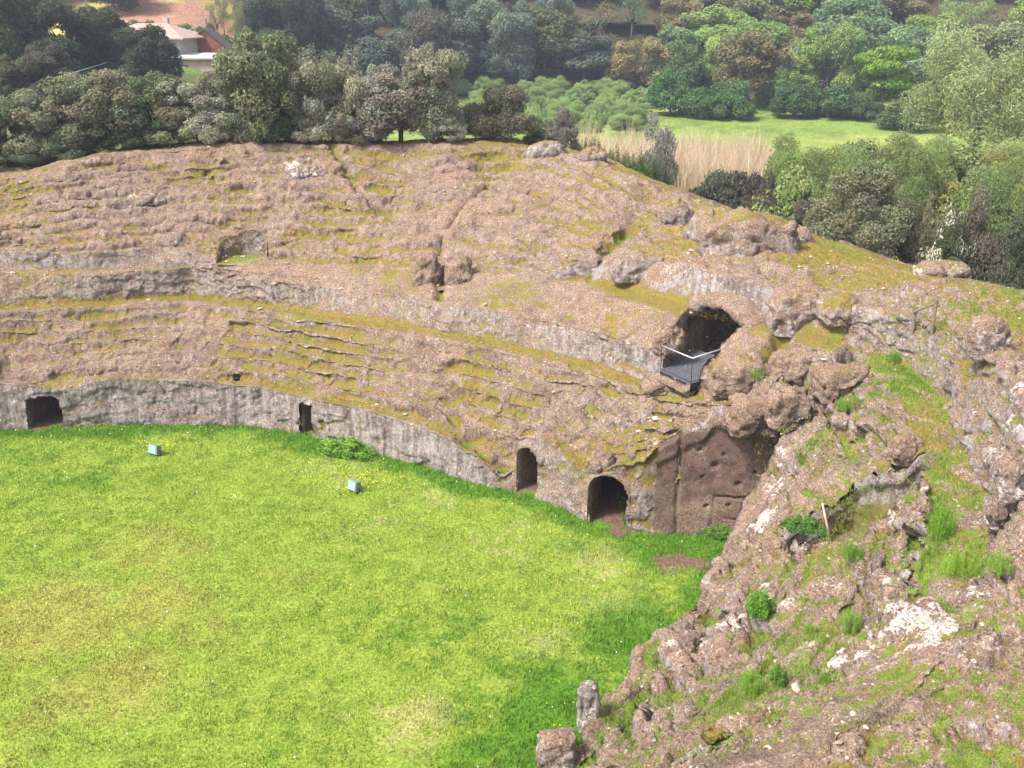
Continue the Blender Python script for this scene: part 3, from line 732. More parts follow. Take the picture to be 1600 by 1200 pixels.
# ------------------------------------------------------------------ lawn, bare earth, grass
def gpx(px, py): return at(px, py, 0)
LUSH = [(gpx(1000, 1000), 2.6, 1.0), (gpx(900, 1130), 3.2, 1.0), (gpx(820, 1180), 2.6, .8), (gpx(700, 1000), 2.2, .45), (gpx(1040, 850), 2.2, .9), (gpx(900, 860), 1.8, .45), (gpx(640, 960), 1.6, .4), (gpx(150, 740), 2.5, .45), (gpx(60, 720), 2.2, .5)]
TAN = [(gpx(80, 970), 3.0, 1.), (gpx(250, 860), 2.5, .7), (gpx(180, 1080), 2.5, .8), (gpx(220, 940), 2.4, .8), (gpx(40, 1120), 2.5, .5), (gpx(330, 1000), 2., .5), (gpx(420, 900), 2., .4)]
PALEG = [(gpx(960, 960), 1.8, 1.), (gpx(860, 1000), 1.7, .8), (gpx(640, 1130), 1.6, 1.), (gpx(930, 880), 1.8, .9), (gpx(780, 850), 2., .7), (gpx(680, 780), 2., .6), (gpx(520, 740), 2.2, .6), (gpx(600, 820), 2, .5)]
DIRT = [(gpx(1055, 880), 1.35, .55), (gpx(1085, 884), 1.2, .5), (gpx(1130, 884), 1.2, .6), (gpx(965, 832), .55, .8), (gpx(60, 668), .7, .8), (gpx(478, 684), .35, .6), (gpx(812, 770), .35, .6), (gpx(1180, 872), 1.2, .6)]
def blobs(x, y, L, n):
    o = np.zeros(x.shape)
    for (cx, cy), rad, w in L: o = np.maximum(o, w*np.exp(-(((x-cx)**2+(y-cy)**2)/rad**2)*(1+.0*n)))
    return o
def lawn_fields(x, y):
    P = np.stack([x, y, 0*x], -1).reshape(-1, 3); sh = x.shape
    n0 = fbm(P/4, 3, seed=301).reshape(sh); n1 = fbm(P/1.1, 4, .6, seed=302).reshape(sh); n2 = fbm(P/.35, 3, .6, seed=303).reshape(sh)*1.35
    T, Rr = tr_many(x.ravel(), y.ravel()); g = np.interp(T, C_G[0], C_G[1]); edge = (g-Rr).reshape(sh)
    lush = np.maximum(blobs(x, y, LUSH, n0), 1.0*sst(2.1, .3, edge+n0*1.2))+n1*.30+n2*.20
    tan = blobs(x, y, TAN, n0)*.95+n1*.42+n2*.25+.12
    pale = blobs(x, y, PALEG, n0)*.8+n1*.35+n2*.40
    dirt = blobs(x, y, DIRT, n0)+n1*.30
    return lush, tan, pale, dirt, edge, n1, n2
def lawn_col(x, y):
    lush, tan, pale, dirt, edge, n1, n2 = lawn_fields(x, y)
    mixc = lambda c, d, f: c*(1-f[..., None])+np.array(d)*f[..., None]
    c = np.ones(x.shape+(3,))*np.array(LAWN)
    c = mixc(c, (.15, .27, .026), sst(-.1, .5, n2+n1*.6)*.55)
    c = mixc(c, (.43, .34, .11), sst(.28, .95, tan)*.5)
    c = mixc(c, (.48, .46, .17), sst(.35, .8, pale)*.75)
    c = mixc(c, (.105, .24, .022), sst(.25, .8, lush)*.92)
    return c, lush, dirt, edge
LAWN = (.295, .385, .06)
xs = np.arange(-44, 14.5, .13); ys = np.arange(9, 45, .13)
GX, GY = np.meshgrid(xs, ys, indexing='ij')
c, lush, dirt, edge = lawn_col(GX, GY)
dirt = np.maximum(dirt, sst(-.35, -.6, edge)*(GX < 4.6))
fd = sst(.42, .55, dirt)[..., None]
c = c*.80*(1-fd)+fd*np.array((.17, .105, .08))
GZ = fbm(np.stack([GX/.6, GY/.6, 0*GX], -1).reshape(-1, 3), 3, seed=310).reshape(GX.shape)*.05+.03*np.clip(lush, 0, 1)
a = np.arange(GX.size).reshape(GX.shape); Fq = np.stack([a[:-1, :-1], a[1:, :-1], a[1:, 1:], a[:-1, 1:]], -1)
Fq = Fq[(edge[:-1, :-1] > -3.0) | (GX[:-1, :-1] > 3)]
def lawn_material():
    s = NT('lawn_turf'); p = s.pos(); n = s.noise(p, 9, 6, .7)
    c = s.mix(1.0, s.attr('col').outputs['Color'], s.mix(s.ramp(n, .3, .7), (.55, .6, .5), (1.25, 1.2, 1.2)), 'MULTIPLY')
    return s.finish(c, .95, s.bump(n, .06), .1)
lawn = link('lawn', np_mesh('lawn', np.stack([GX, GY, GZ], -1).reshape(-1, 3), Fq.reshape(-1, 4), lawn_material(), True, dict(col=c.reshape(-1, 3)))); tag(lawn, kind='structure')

def blades(name, B, col, hgt, wid, lean=.5, mat=None, per=1):
    """one narrow leaf (two triangles) per base point"""
    n = len(B); an = rng.uniform(0, 2*np.pi, n); la = rng.uniform(0, 2*np.pi, n); ln = rng.uniform(.1, 1, n)*lean
    s = np.stack([np.cos(an), np.sin(an), 0*an], -1)*wid[:, None]*.5
    l = np.stack([np.cos(la)*ln, np.sin(la)*ln, 0*la], -1)*hgt[:, None]
    up = np.zeros((n, 3)); up[:, 2] = hgt
    mid = B+up*.55+l*.3; tip = B+up*np.sqrt(np.clip(1-ln**2*.5, .2, 1))[:, None]+l
    V = np.stack([B-s, B+s, mid+s*.8, mid-s*.8, tip], 1).reshape(-1, 3)
    o = np.arange(n)[:, None]*5
    T = np.concatenate([o+np.array([[0, 1, 2]]), o+np.array([[0, 2, 3]]), o+np.array([[3, 2, 4]])], 0)
    cc = np.repeat(col[:, None, :], 5, 1).reshape(-1, 3)
    return link(name, np_mesh(name, V, T, mat or BLADE, False, dict(col=cc)))
NB = 330000
bx = rng.uniform(-27, 10, NB); by = rng.uniform(16, 44, NB)
keep = np.abs(bx)/np.maximum(by, 1) < .60
bx, by = bx[keep], by[keep]
c, lush, dirt, edge = lawn_col(bx, by)
keep = (edge > -.15) & (dirt < .42+.2*rng.random(len(bx))) | ((bx > 4) & (dirt < .4) & (edge > -2.5))
bx, by, c, lush = bx[keep], by[keep], c[keep], np.clip(lush[keep], 0, 1)
hg = rng.uniform(.05, .11, len(bx))*(1+1.1*lush); wd = rng.uniform(.018, .034, len(bx))
clump = fbm(np.stack([bx/.28, by/.28, 0*bx], -1), 2, seed=305); hg = hg*(1+.8*np.clip(clump, -.5, 1)); c = c*(1+.35*clump[:, None])*rng.uniform(.72, 1.35, (len(bx), 1))*np.array([1, 1, 1])+rng.uniform(-.02, .03, (len(bx), 1))*np.array([1, .4, .1])
g = blades('lawn_grass', np.stack([bx, by, 0*bx-.01], -1), np.clip(c, .01, 1), hg, wd); tag(g, kind='stuff')
# daisies and buttercups, too many to count
nf = 600
fx = rng.uniform(-26, 6, nf*3); fy = rng.uniform(17, 43, nf*3)
l_, t_, p_, d_, e_, n1_, n2_ = lawn_fields(fx, fy)
k = (e_ > .2) & (d_ < .3) & (rng.random(nf*3) < .18+.6*sst(3.5, .5, e_)+.2*(n1_ > .15)); fx, fy = fx[k], fy[k]
yel = rng.random(len(fx)) < .45
for (cx, cy), sp, nn in ((gpx(245, 698), .55, 60), (gpx(580, 756), .9, 120), (gpx(480, 735), .7, 25)):
    fx = np.append(fx, rng.normal(cx, sp, nn)); fy = np.append(fy, rng.normal(cy, sp*.7, nn)); yel = np.append(yel, np.ones(nn, bool))
fz = rng.uniform(.08, .16, len(fx)); rad = rng.uniform(.012, .022, len(fx)); V = []; T = []
w = np.arange(6)/6*2*np.pi
V = np.stack([fx[:, None]+np.cos(w)*rad[:, None], fy[:, None]+np.sin(w)*rad[:, None]-.2*rad[:, None], fz[:, None]+.5*np.sin(w)*rad[:, None]], -1).reshape(-1, 3)
o = np.arange(len(fx))[:, None]*6; T = np.concatenate([o+np.array([[0, 1, 2, 3]]), o+np.array([[0, 3, 4, 5]])], 0)
cc = np.where(yel[:, None], np.array([[.85, .62, .02]]), np.array([[.85, .85, .8]]))
fl = link('meadow_flowers', np_mesh('meadow_flowers', V, T, BLADE, False, dict(col=np.repeat(cc, 6, 0)))); tag(fl, kind='stuff')

# grass and weeds growing in the rock: wherever the surface is green
def rock_grass():
    Bs, Cs, Hs, Ws = [], [], [], []
    for L, dens, near in ((LF, 1.0, 0), (LN, 1.0, 1)):
        V = L['V'].reshape(-1, 3); g = L['grn'].ravel(); nz = L['nz'].ravel(); sg = np.repeat(L['seg'], L['V'].shape[1])
        ok = (nz > .35) & (V[:, 1] > 5) & (sg < 11)
        jit = rng.normal(0, .16, len(V))
        idx = np.where(ok & (g+jit > (.46 if near else .50)))[0]
        pick = rng.choice(idx, min(len(idx), 150000 if near else 70000), replace=False)
        p = V[pick]+rng.normal(0, .015, (len(pick), 3)); gg = np.clip((g[pick]-.4)*2, 0, 1)
        dist = np.linalg.norm(p-np.array([0, 0, H]), axis=1)
        n = fbm(p/.8, 3, seed=330)
        col = np.array([[.24, .30, .06]])*(1-gg[:, None])+np.array([[.125, .23, .03]])*gg[:, None]
        dry = sst(.0, .45, n+rng.normal(0, .2, len(n)))[:, None]*(1-gg[:, None]*.7); col = col*(1-dry)+np.array([[.40, .32, .12]])*dry
        Bs.append(p-np.array([0, 0, .01])); Cs.append(col*rng.uniform(.7, 1.35, (len(p), 1)))
        Hs.append(rng.uniform(.04, .11, len(p))*(.7+1.0*gg)); Ws.append(rng.uniform(.007, .013, len(p))*np.clip(dist/22, .7, 2.2))
        mo = L['mask'][..., 0].ravel(); idm = np.where(ok & (nz > .5) & (mo+jit > .72))[0]; pm = rng.choice(idm, min(len(idm), 45000), replace=False)
        q = V[pm]+rng.normal(0, .012, (len(pm), 3)); dq = np.linalg.norm(q-np.array([0, 0, H]), axis=1); cm = np.array([[.27, .20, .045]])*rng.uniform(.6, 1.4, (len(q), 1))+rng.uniform(0, .06, (len(q), 1))*np.array([[.2, 1, .1]])
        Bs.append(q-np.array([0, 0, .01])); Cs.append(cm); Hs.append(rng.uniform(.02, .055, len(q))); Ws.append(rng.uniform(.008, .014, len(q))*np.clip(dq/22, .7, 2.2))
    g = blades('rock_grass', np.concatenate(Bs), np.clip(np.concatenate(Cs), .01, 1), np.concatenate(Hs), np.concatenate(Ws), .7); tag(g, kind='stuff')
rock_grass()

# loose stones lying on the ledges, too many to count
def loose_stones():
    Bs, Ss = [], []
    for L, n, near in ((LF, 1300, 0), (LN, 900, 1)):
        V = L['V'].reshape(-1, 3); nz = L['nz'].ravel(); sg = np.repeat(L['seg'], L['V'].shape[1])
        n1 = fbm(V[::7]/1.6, 3, seed=341); ok = (nz[::7] > .55) & (V[::7, 1] > 5) & (sg[::7] < 11) & (n1 > -.05)
        idx = np.where(ok)[0]*7; p = V[rng.choice(idx, n, replace=False)]
        Bs.append(p); Ss.append(np.exp(rng.normal(math.log(.026 if near else .036), .5, n)))
    B = np.concatenate(Bs); S = np.clip(np.concatenate(Ss), .015, .12); n = len(B)
    O = np.array([[1, 0, 0], [-1, 0, 0], [0, 1, 0], [0, -1, 0], [0, 0, 1], [0, 0, -1], [.62, .62, .5], [-.62, .62, .5], [-.62, -.62, .5], [.62, -.62, .5]])
    Ft = np.array([[4, 6, 7], [4, 7, 8], [4, 8, 9], [4, 9, 6], [0, 2, 6], [2, 1, 7], [1, 3, 8], [3, 0, 9], [6, 2, 7], [7, 1, 8], [8, 3, 9], [9, 0, 6], [0, 5, 2], [2, 5, 1], [1, 5, 3], [3, 5, 0]])
    k = len(O); a = rng.uniform(0, 6.28, n); ca, sa = np.cos(a)[:, None], np.sin(a)[:, None]
    Q = O[None]*rng.uniform(.65, 1.3, (n, k, 1))*np.stack([rng.uniform(.8, 1.5, n), rng.uniform(.7, 1.1, n), rng.uniform(.45, .8, n)], -1)[:, None, :]
    Q = np.stack([Q[..., 0]*ca-Q[..., 1]*sa, Q[..., 0]*sa+Q[..., 1]*ca, Q[..., 2]], -1)*S[:, None, None]
    V = (B[:, None, :]+Q+np.array([0, 0, .15])*S[:, None, None]).reshape(-1, 3); Fq = (np.arange(n)[:, None, None]*k+Ft[None]).reshape(-1, 3)
    c = np.array([[.36, .28, .23]])*rng.uniform(.55, 1.6, (n, 1))
    tag(link('loose_stones', np_mesh('loose_stones', V, Fq, BLADE_DRY, False, dict(col=np.repeat(np.clip(c, 0, .75), k, 0)))), kind='stuff')
BLADE_DRY = attr_material('stone_chips')
loose_stones()

# ------------------------------------------------------------------ boulders and outcrops
import bmesh
def rock_mesh(name, seed, sx, sy, sz, sub=5, rough=.20, grey=.55, moss=.25, green=.0, pale=.2, square=.0):
    bm = bmesh.new(); bmesh.ops.create_icosphere(bm, subdivisions=sub, radius=1)
    V = np.array([v.co[:] for v in bm.verts]); Fq = np.array([[v.index for v in f.verts] for f in bm.faces]); bm.free()
    V = V/np.maximum(1, (np.abs(V)**4).sum(1, keepdims=True)**.25)**0
    if square: V = V*(1-square)+square*V/np.abs(V).max(1, keepdims=True)*.85
    S = np.array([sx, sy, sz]); L = (sx*sy*sz)**(1/3)
    P = V*S; N = V/S; N /= np.linalg.norm(N, axis=1, keepdims=True)
    Q = P+seed*13.7
    f1, f2 = worley(Q/L*1.3+fbm(Q/L, 3, seed=seed)[:, None]*.6, seed+4)
    b1, e1 = blocks(Q/L*1.25+fbm(Q/L, 2, seed=seed+1)[:, None]*.3, seed+6); b2, e2 = blocks(Q/L*3., seed+7)
    D = fbm(Q/L/.9, 4, seed=seed)*1.1+(.5-f1)*.35+b1*.8-sst(.08, 0, e1)*.18+b2*.28+fbm(Q/.12, 3, .6, seed=seed+2)*.10
    P = P+N*(D*rough*L)[:, None]
    P[:, 2] = np.where(P[:, 2] < -.55*sz, -.55*sz+(P[:, 2]+.55*sz)*.3, P[:, 2])
    n1 = fbm(Q/.5, 4, seed=seed+8); up = N[:, 2]
    M = np.stack([moss+n1*.5+.35*(up-.4), green+n1*.3+.2*(up-.6)+.3*sst(-.2, -.6, V[:, 2]), grey+n1*.3-.3*np.clip(up, 0, 1)], -1)
    return np_mesh(name, P, Fq, ROCK, True, dict(mask=np.clip(M, 0, 1.2), mask2=np.clip(np.stack([0*up, pale+n1*.5+0*up, 0*up], -1), 0, 1)))
def boulder(px, py, wpx, hpx, label, seed, depth=.8, rot=0., sink=.40, part=None, grp=None, **kw):
    x, y, z = on_rock(px, py)
    w = m_px(x, y, z, wpx); h = m_px(x, y, z, hpx)
    me = rock_mesh('boulder', seed, w/2, w/2*depth, h*.72, **kw)
    o = link(part or 'boulder', me, amph if part else None)
    o.location = (x, y+w*depth*.35, z+h*.72*(.55-sink)); o.rotation_euler[2] = rot
    if part: o['label'] = label
    else: tag(o, label, 'boulder', grp)
    return o
BLD = [(1056, 350, 58, 46, 'round grey boulder capped with ochre moss on the grassy rim', 1, {}),
       (1175, 392, 175, 66, 'longest grey boulder lying on the grassy rim with mossy hollow', 2, dict(depth=.5, square=.35, rough=.24)),
       (1106, 374, 62, 52, 'pale upright rock at the left end of the longest rim boulder', 14, dict(grey=.8, pale=.4)),
       (1246, 380, 50, 26, 'small low rock at the right end of the longest rim boulder', 3, {}),
       (1476, 432, 92, 24, 'flat pale slab lying on the rim below the bushes', 4, dict(depth=.5, pale=.4)),
       (1545, 552, 70, 62, 'pale lichen-crusted boulder standing above the right-hand cliff', 5, dict(pale=.5)),
       (1250, 505, 92, 60, 'split grey outcrop beside the upper path steps', 6, dict(square=.4, rough=.26)),
       (1318, 512, 70, 44, 'low mossy outcrop right of the split grey outcrop', 7, dict(moss=.45)),
       (855, 243, 66, 26, 'knobbly white rock on the crest of the far rim', 8, dict(pale=.3, grey=.8)),
       (926, 250, 50, 22, 'smaller pale rock just below the crest of the far rim', 9, dict(pale=.3)),
       (664, 440, 46, 60, 'upright grey stone on the left side of a mossy gap', 10, dict(square=.4, grey=.3, sink=.55, rough=.22)),
       (716, 440, 46, 56, 'upright grey stone on the right side of a mossy gap', 11, dict(square=.3, grey=.3, sink=.55, rough=.22)),
       (920, 1132, 36, 84, 'tall pale stone on the edge of the near slope over the lawn', 12, dict(square=.55, pale=.6, grey=.9, moss=0, depth=.7, rough=.22)),
       (868, 1196, 66, 60, 'low pale stone at the lowest corner of the near slope', 13, dict(pale=.4, grey=.6, square=.6, rough=.2, sink=.5)),
       (1418, 716, 56, 44, 'dark block perched at the top of the sunken stair', 15, dict(square=.5, grey=.4, pale=.1)),
       (480, 276, 80, 26, 'bright white rock high on the far slope', 16, dict(pale=.6, grey=.7, sink=.55, rough=.34)),
       (222, 318, 70, 22, 'broad white rock patch low on the left of the far slope', 17, dict(pale=.5, grey=.7, sink=.6, rough=.34)),
       (940, 738, 50, 30, 'stone lump on the roof of the arched doorway', 18, dict(grey=.4)),
       (1000, 432, 90, 40, 'pale ledge rock with pointed left end above the upper path', 19, dict(square=.3, grey=.7, depth=.5)),
       (1575, 800, 46, 120, 'tall white-streaked rock at the foot of the right-hand cliff', 20, dict(square=.5, pale=.5, depth=1.2, rough=.3)),]
for px, py, w, h, lab, seed, kw in BLD: boulder(px, py, w, h, lab, seed, **kw)
boulder(1048, 543, 50, 46, 'thick rounded rock lip on the left side of the cave mouth', 41, part='cave_lip', depth=.5, grey=.3, moss=.1, pale=0, rough=.24, sink=.35)
boulder(1046, 612, 84, 26, 'low rock sill under the front edge of the viewing deck', 42, part='rock_sill', depth=.5, grey=.2, moss=.2, pale=0, rough=.22, square=.3)
boulder(1238, 655, 70, 56, 'rock mass roofing the dark end of the entrance passage', 43, part='overhang', depth=.7, grey=.25, moss=.1, pale=0, rough=.28, square=.5)
boulder(1165, 600, 120, 46, 'broad rounded rock block between the deck and the passage', 44, part='rock_block', depth=.6, grey=.2, moss=.2, pale=.15, rough=.28, square=.55, sink=.60)
boulder(1240, 590, 76, 56, 'upright rock block between two grassy gullies', 45, part='rock_block', depth=.8, grey=.2, moss=.15, pale=.15, rough=.28, square=.6, sink=.58)
boulder(1318, 612, 92, 50, 'rounded rock block right of the grassy gullies', 46, part='rock_block', depth=.8, grey=.2, moss=.2, pale=.2, rough=.28, square=.55, sink=.62)
boulder(1192, 666, 128, 56, 'rock overhanging the dark end of the entrance passage', 40, part='overhang', depth=.5, grey=.3, moss=.15, pale=0, rough=.36, square=.55)

# ------------------------------------------------------------------ railed deck in front of the cave
STEEL = plain('galvanised_steel', (.42, .43, .46), (.60, .61, .64), 6, .45, .002, .6, .5)
DARKM = plain('dark_painted_steel', (.030, .032, .04), (.05, .052, .06), 6, .5, .001, .3)
DECKM = plain('grey_decking', (.085, .085, .10), (.14, .14, .16), 9, .7, .004)
ZD = 5.32
dk = empty('viewing_deck', (CAVE[1][0], CAVE[1][1], ZD)); tag(dk, 'small grey plank deck with steel handrail in front of the arched cave', 'deck')
def loc(p, z=0): return (p[0]-CAVE[1][0], p[1]-CAVE[1][1], z)
P0, P1, P2, P3 = [Vector((*p, 0)) for p in CAVE]
mb = MB()
npl = 13
for i in range(npl):                          # planks run across, front to back
    f0, f1 = (i+.04)/npl, (i+.96)/npl
    a, b = P1.lerp(P0, f0), P1.lerp(P0, f1); c, d = P2.lerp(P3, f1), P2.lerp(P3, f0)
    A, Bq, Cq, Dq = [Vector(loc(q)) for q in (a, b, c, d)]
    lo = [q-Vector((0, 0, .04)) for q in (A, Bq, Cq, Dq)]; o = len(mb.v)
    mb.v += [tuple(q) for q in (A, Bq, Cq, Dq)]+[tuple(q) for q in lo]
    mb.f += [[o, o+3, o+2, o+1], [o+4, o+5, o+6, o+7], [o, o+1, o+5, o+4], [o+1, o+2, o+6, o+5], [o+2, o+3, o+7, o+6], [o+3, o, o+4, o+7]]
mb.build('planks', DECKM, dk)
mb = MB(); mb.tube([loc(P0, -.09), loc(P1, -.09), loc(P2, -.09)], .05, 4); mb.build('edge_beam', DARKM, dk)
RH = .92
mb = MB(); mb.tube([loc(P0, RH), loc(P1, RH)], .024, 8); mb.tube([loc(P1, RH), loc(P1.lerp(P2, .8), RH)], .024, 8); mb.build('handrail', STEEL, dk, smooth=True)
mb = MB(); mb.tube([loc(P0, RH), loc(P0.lerp(P3, .75), RH)], .026, 6); mb.build('back_handrail', DARKM, dk, smooth=True)
for q in (P0, P1, P1.lerp(P2, .42), P1.lerp(P2, .8), P0.lerp(P3, .75)):
    mb = MB(); mb.tube([loc(q, -.1), loc(q, RH)], .014, 6); mb.build('post', DARKM, dk)
mb = MB()
for a, b, n in ((P0, P1, 15), (P1, P1.lerp(P2, .8), 22)):
    for i in range(1, n): q = a.lerp(b, i/n); mb.tube([loc(q, .06), loc(q, RH-.04)], .0045, 3)
    mb.tube([loc(a, .06), loc(b, .06)], .012, 4)
mb.build('bar_panel', DARKM, dk)

# ------------------------------------------------------------------ floodlights on the lawn, pole, wooden handrail
BOXG = plain('green_enamel', (.15, .21, .17), (.21, .28, .23), 8, .5, .001)
GLASS = plain('lamp_glass', (.24, .33, .31), (.34, .44, .42), 3, .15, .0, 0, .6)
def floodlight(px, py, rz, label):
    x, y = gpx(px, py)
    t = empty('floodlight', (x, y, 0), rz); tag(t, label, 'floodlight', 'floodlights on the lawn')
    mb = MB(); M = 1
    bx = [(-.26, -.10, .10), (.26, -.10, .10), (.26, .20, .02), (-.26, .20, .02), (-.24, -.02, .50), (.24, -.02, .50), (.24, .22, .42), (-.24, .22, .42)]
    mb.v += bx; mb.f += [[0, 3, 2, 1], [4, 5, 6, 7], [0, 1, 5, 4], [1, 2, 6, 5], [2, 3, 7, 6], [3, 0, 4, 7]]
    h = mb.build('housing', BOXG, t); bv = h.modifiers.new('bevel', 'BEVEL'); bv.width = .02; bv.segments = 2
    mb = MB(); mb.v += [(-.21, -.112, .14), (.21, -.112, .14), (.20, -.044, .46), (-.20, -.044, .46)]; mb.v += [(a, b+.015, c) for a, b, c in mb.v]
    mb.f += [[0, 1, 2, 3], [7, 6, 5, 4], [0, 4, 5, 1], [1, 5, 6, 2], [2, 6, 7, 3], [3, 7, 4, 0]]; mb.build('glass', GLASS, t)
    mb = MB(); mb.tube([(-.30, .06, 0), (-.30, .06, .26)], .018); mb.tube([(.30, .06, 0), (.30, .06, .26)], .018); mb.tube([(-.31, .06, .02), (.31, .06, .02)], .02); mb.build('bracket', DARKM, t)
floodlight(241, 712, -.5, 'green box floodlight on the lawn, the one nearer the left doorway')
floodlight(552, 769, -.75, 'green box floodlight on the lawn among the yellow flowers, right of the other')
WOOD = plain('raw_wood', (.44, .27, .19), (.60, .40, .29), 7, .8, .004)
x, y, z = TR_FAR[1]; x, y = x-.05, y-.12; x2, y2 = x+.30, y-.35
mb = MB(); mb.tube([(x, y, z+.16), ((x+x2)/2, (y+y2)/2, z-.48), (x2, y2, z-1.2)], [.028, .033, .036], 8)
tag(mb.build('wooden_pole', WOOD, None, True), 'bare wooden pole leaning against the sunken stair wall', 'pole')
OLDW = plain('weathered_wood', (.13, .095, .07), (.23, .18, .14), 7, .9, .006)
x, y, z = on_rock(1424, 532); x2, y2, z2 = on_rock(1455, 528)
hr = empty('wooden_handrail', (x, y, z)); tag(hr, 'short weathered wooden handrail on two posts beside the upper path', 'handrail')
mb = MB(); mb.tube([(0, 0, -.3), (0.02, 0, .55)], .045, 7); mb.build('post', OLDW, hr)
mb = MB(); mb.tube([(x2-x, y2-y, z2-z-.3), (x2-x, y2-y, z2-z+.95)], .045, 7); mb.build('post', OLDW, hr)
mb = MB(); mb.tube([(-.08, 0, .46), (x2-x+.06, y2-y, z2-z+.86)], .032, 7); mb.build('rail', OLDW, hr)

# ------------------------------------------------------------------ foliage
def leaves(P, D, size, rs, base=(1, 1, 1), var=.3, aspect=.55, tint=None):
    """P leaf centres, D facing directions; a four-cornered leaf each"""
    n = len(P); D = D+rs.normal(0, .55, (n, 3)); D /= np.linalg.norm(D, axis=1, keepdims=True)+1e-9
    r = rs.normal(0, 1, (n, 3)); U = np.cross(D, r); U /= np.linalg.norm(U, axis=1, keepdims=True)+1e-9; W = np.cross(D, U)
    s = size*rs.uniform(.6, 1.35, n)[:, None]
    bend = D*s*.18
    V = np.stack([P-U*s*.5, P+W*s*aspect*.5+bend, P+U*s*.5, P-W*s*aspect*.5+bend], 1).reshape(-1, 3)
    Fq = np.arange(n*4).reshape(n, 4)
    c = np.ones((n, 3))*np.array(base)*rs.uniform(1-var, 1+var, (n, 1))
    if tint is not None: c = c*tint
    return V, Fq, np.repeat(c, 4, 0)
def crown_points(rs, n, lobes, hollow=.72, drop=.5):
    """points in the shells of a cluster of lobes (centre, radii); most of those buried in other lobes are dropped"""
    w = np.array([l[1][0]*l[1][2] for l in lobes]); k = rs.choice(len(lobes), n, p=w/w.sum())
    d = rs.normal(0, 1, (n, 3)); d /= np.linalg.norm(d, axis=1, keepdims=True)
    C = np.array([l[0] for l in lobes])[k]; Rr = np.array([l[1] for l in lobes])[k]
    rad = hollow+(1.04-hollow)*rs.random(n)[:, None]**.8
    lumpy = 1+.55*fbm(d*2.6+k[:, None]*7.1, 4, seed=int(rs.integers(1e6)))[:, None]
    P = C+d*Rr*rad*lumpy
    keep = np.ones(n, bool)
    for i, (c, r) in enumerate(lobes):
        q = ((P-np.array(c))/np.array(r)); keep &= ~((k != i) & ((q**2).sum(1) < .55) & (rs.random(n) < .92))
    keep &= rs.random(n) < 1-drop*sst(.1, -.9, d[:, 2])
    holes = fbm(P*5.5, 3, seed=int(rs.integers(1e6))) > -.5; keep &= holes
    return P[keep], d[keep], k[keep]
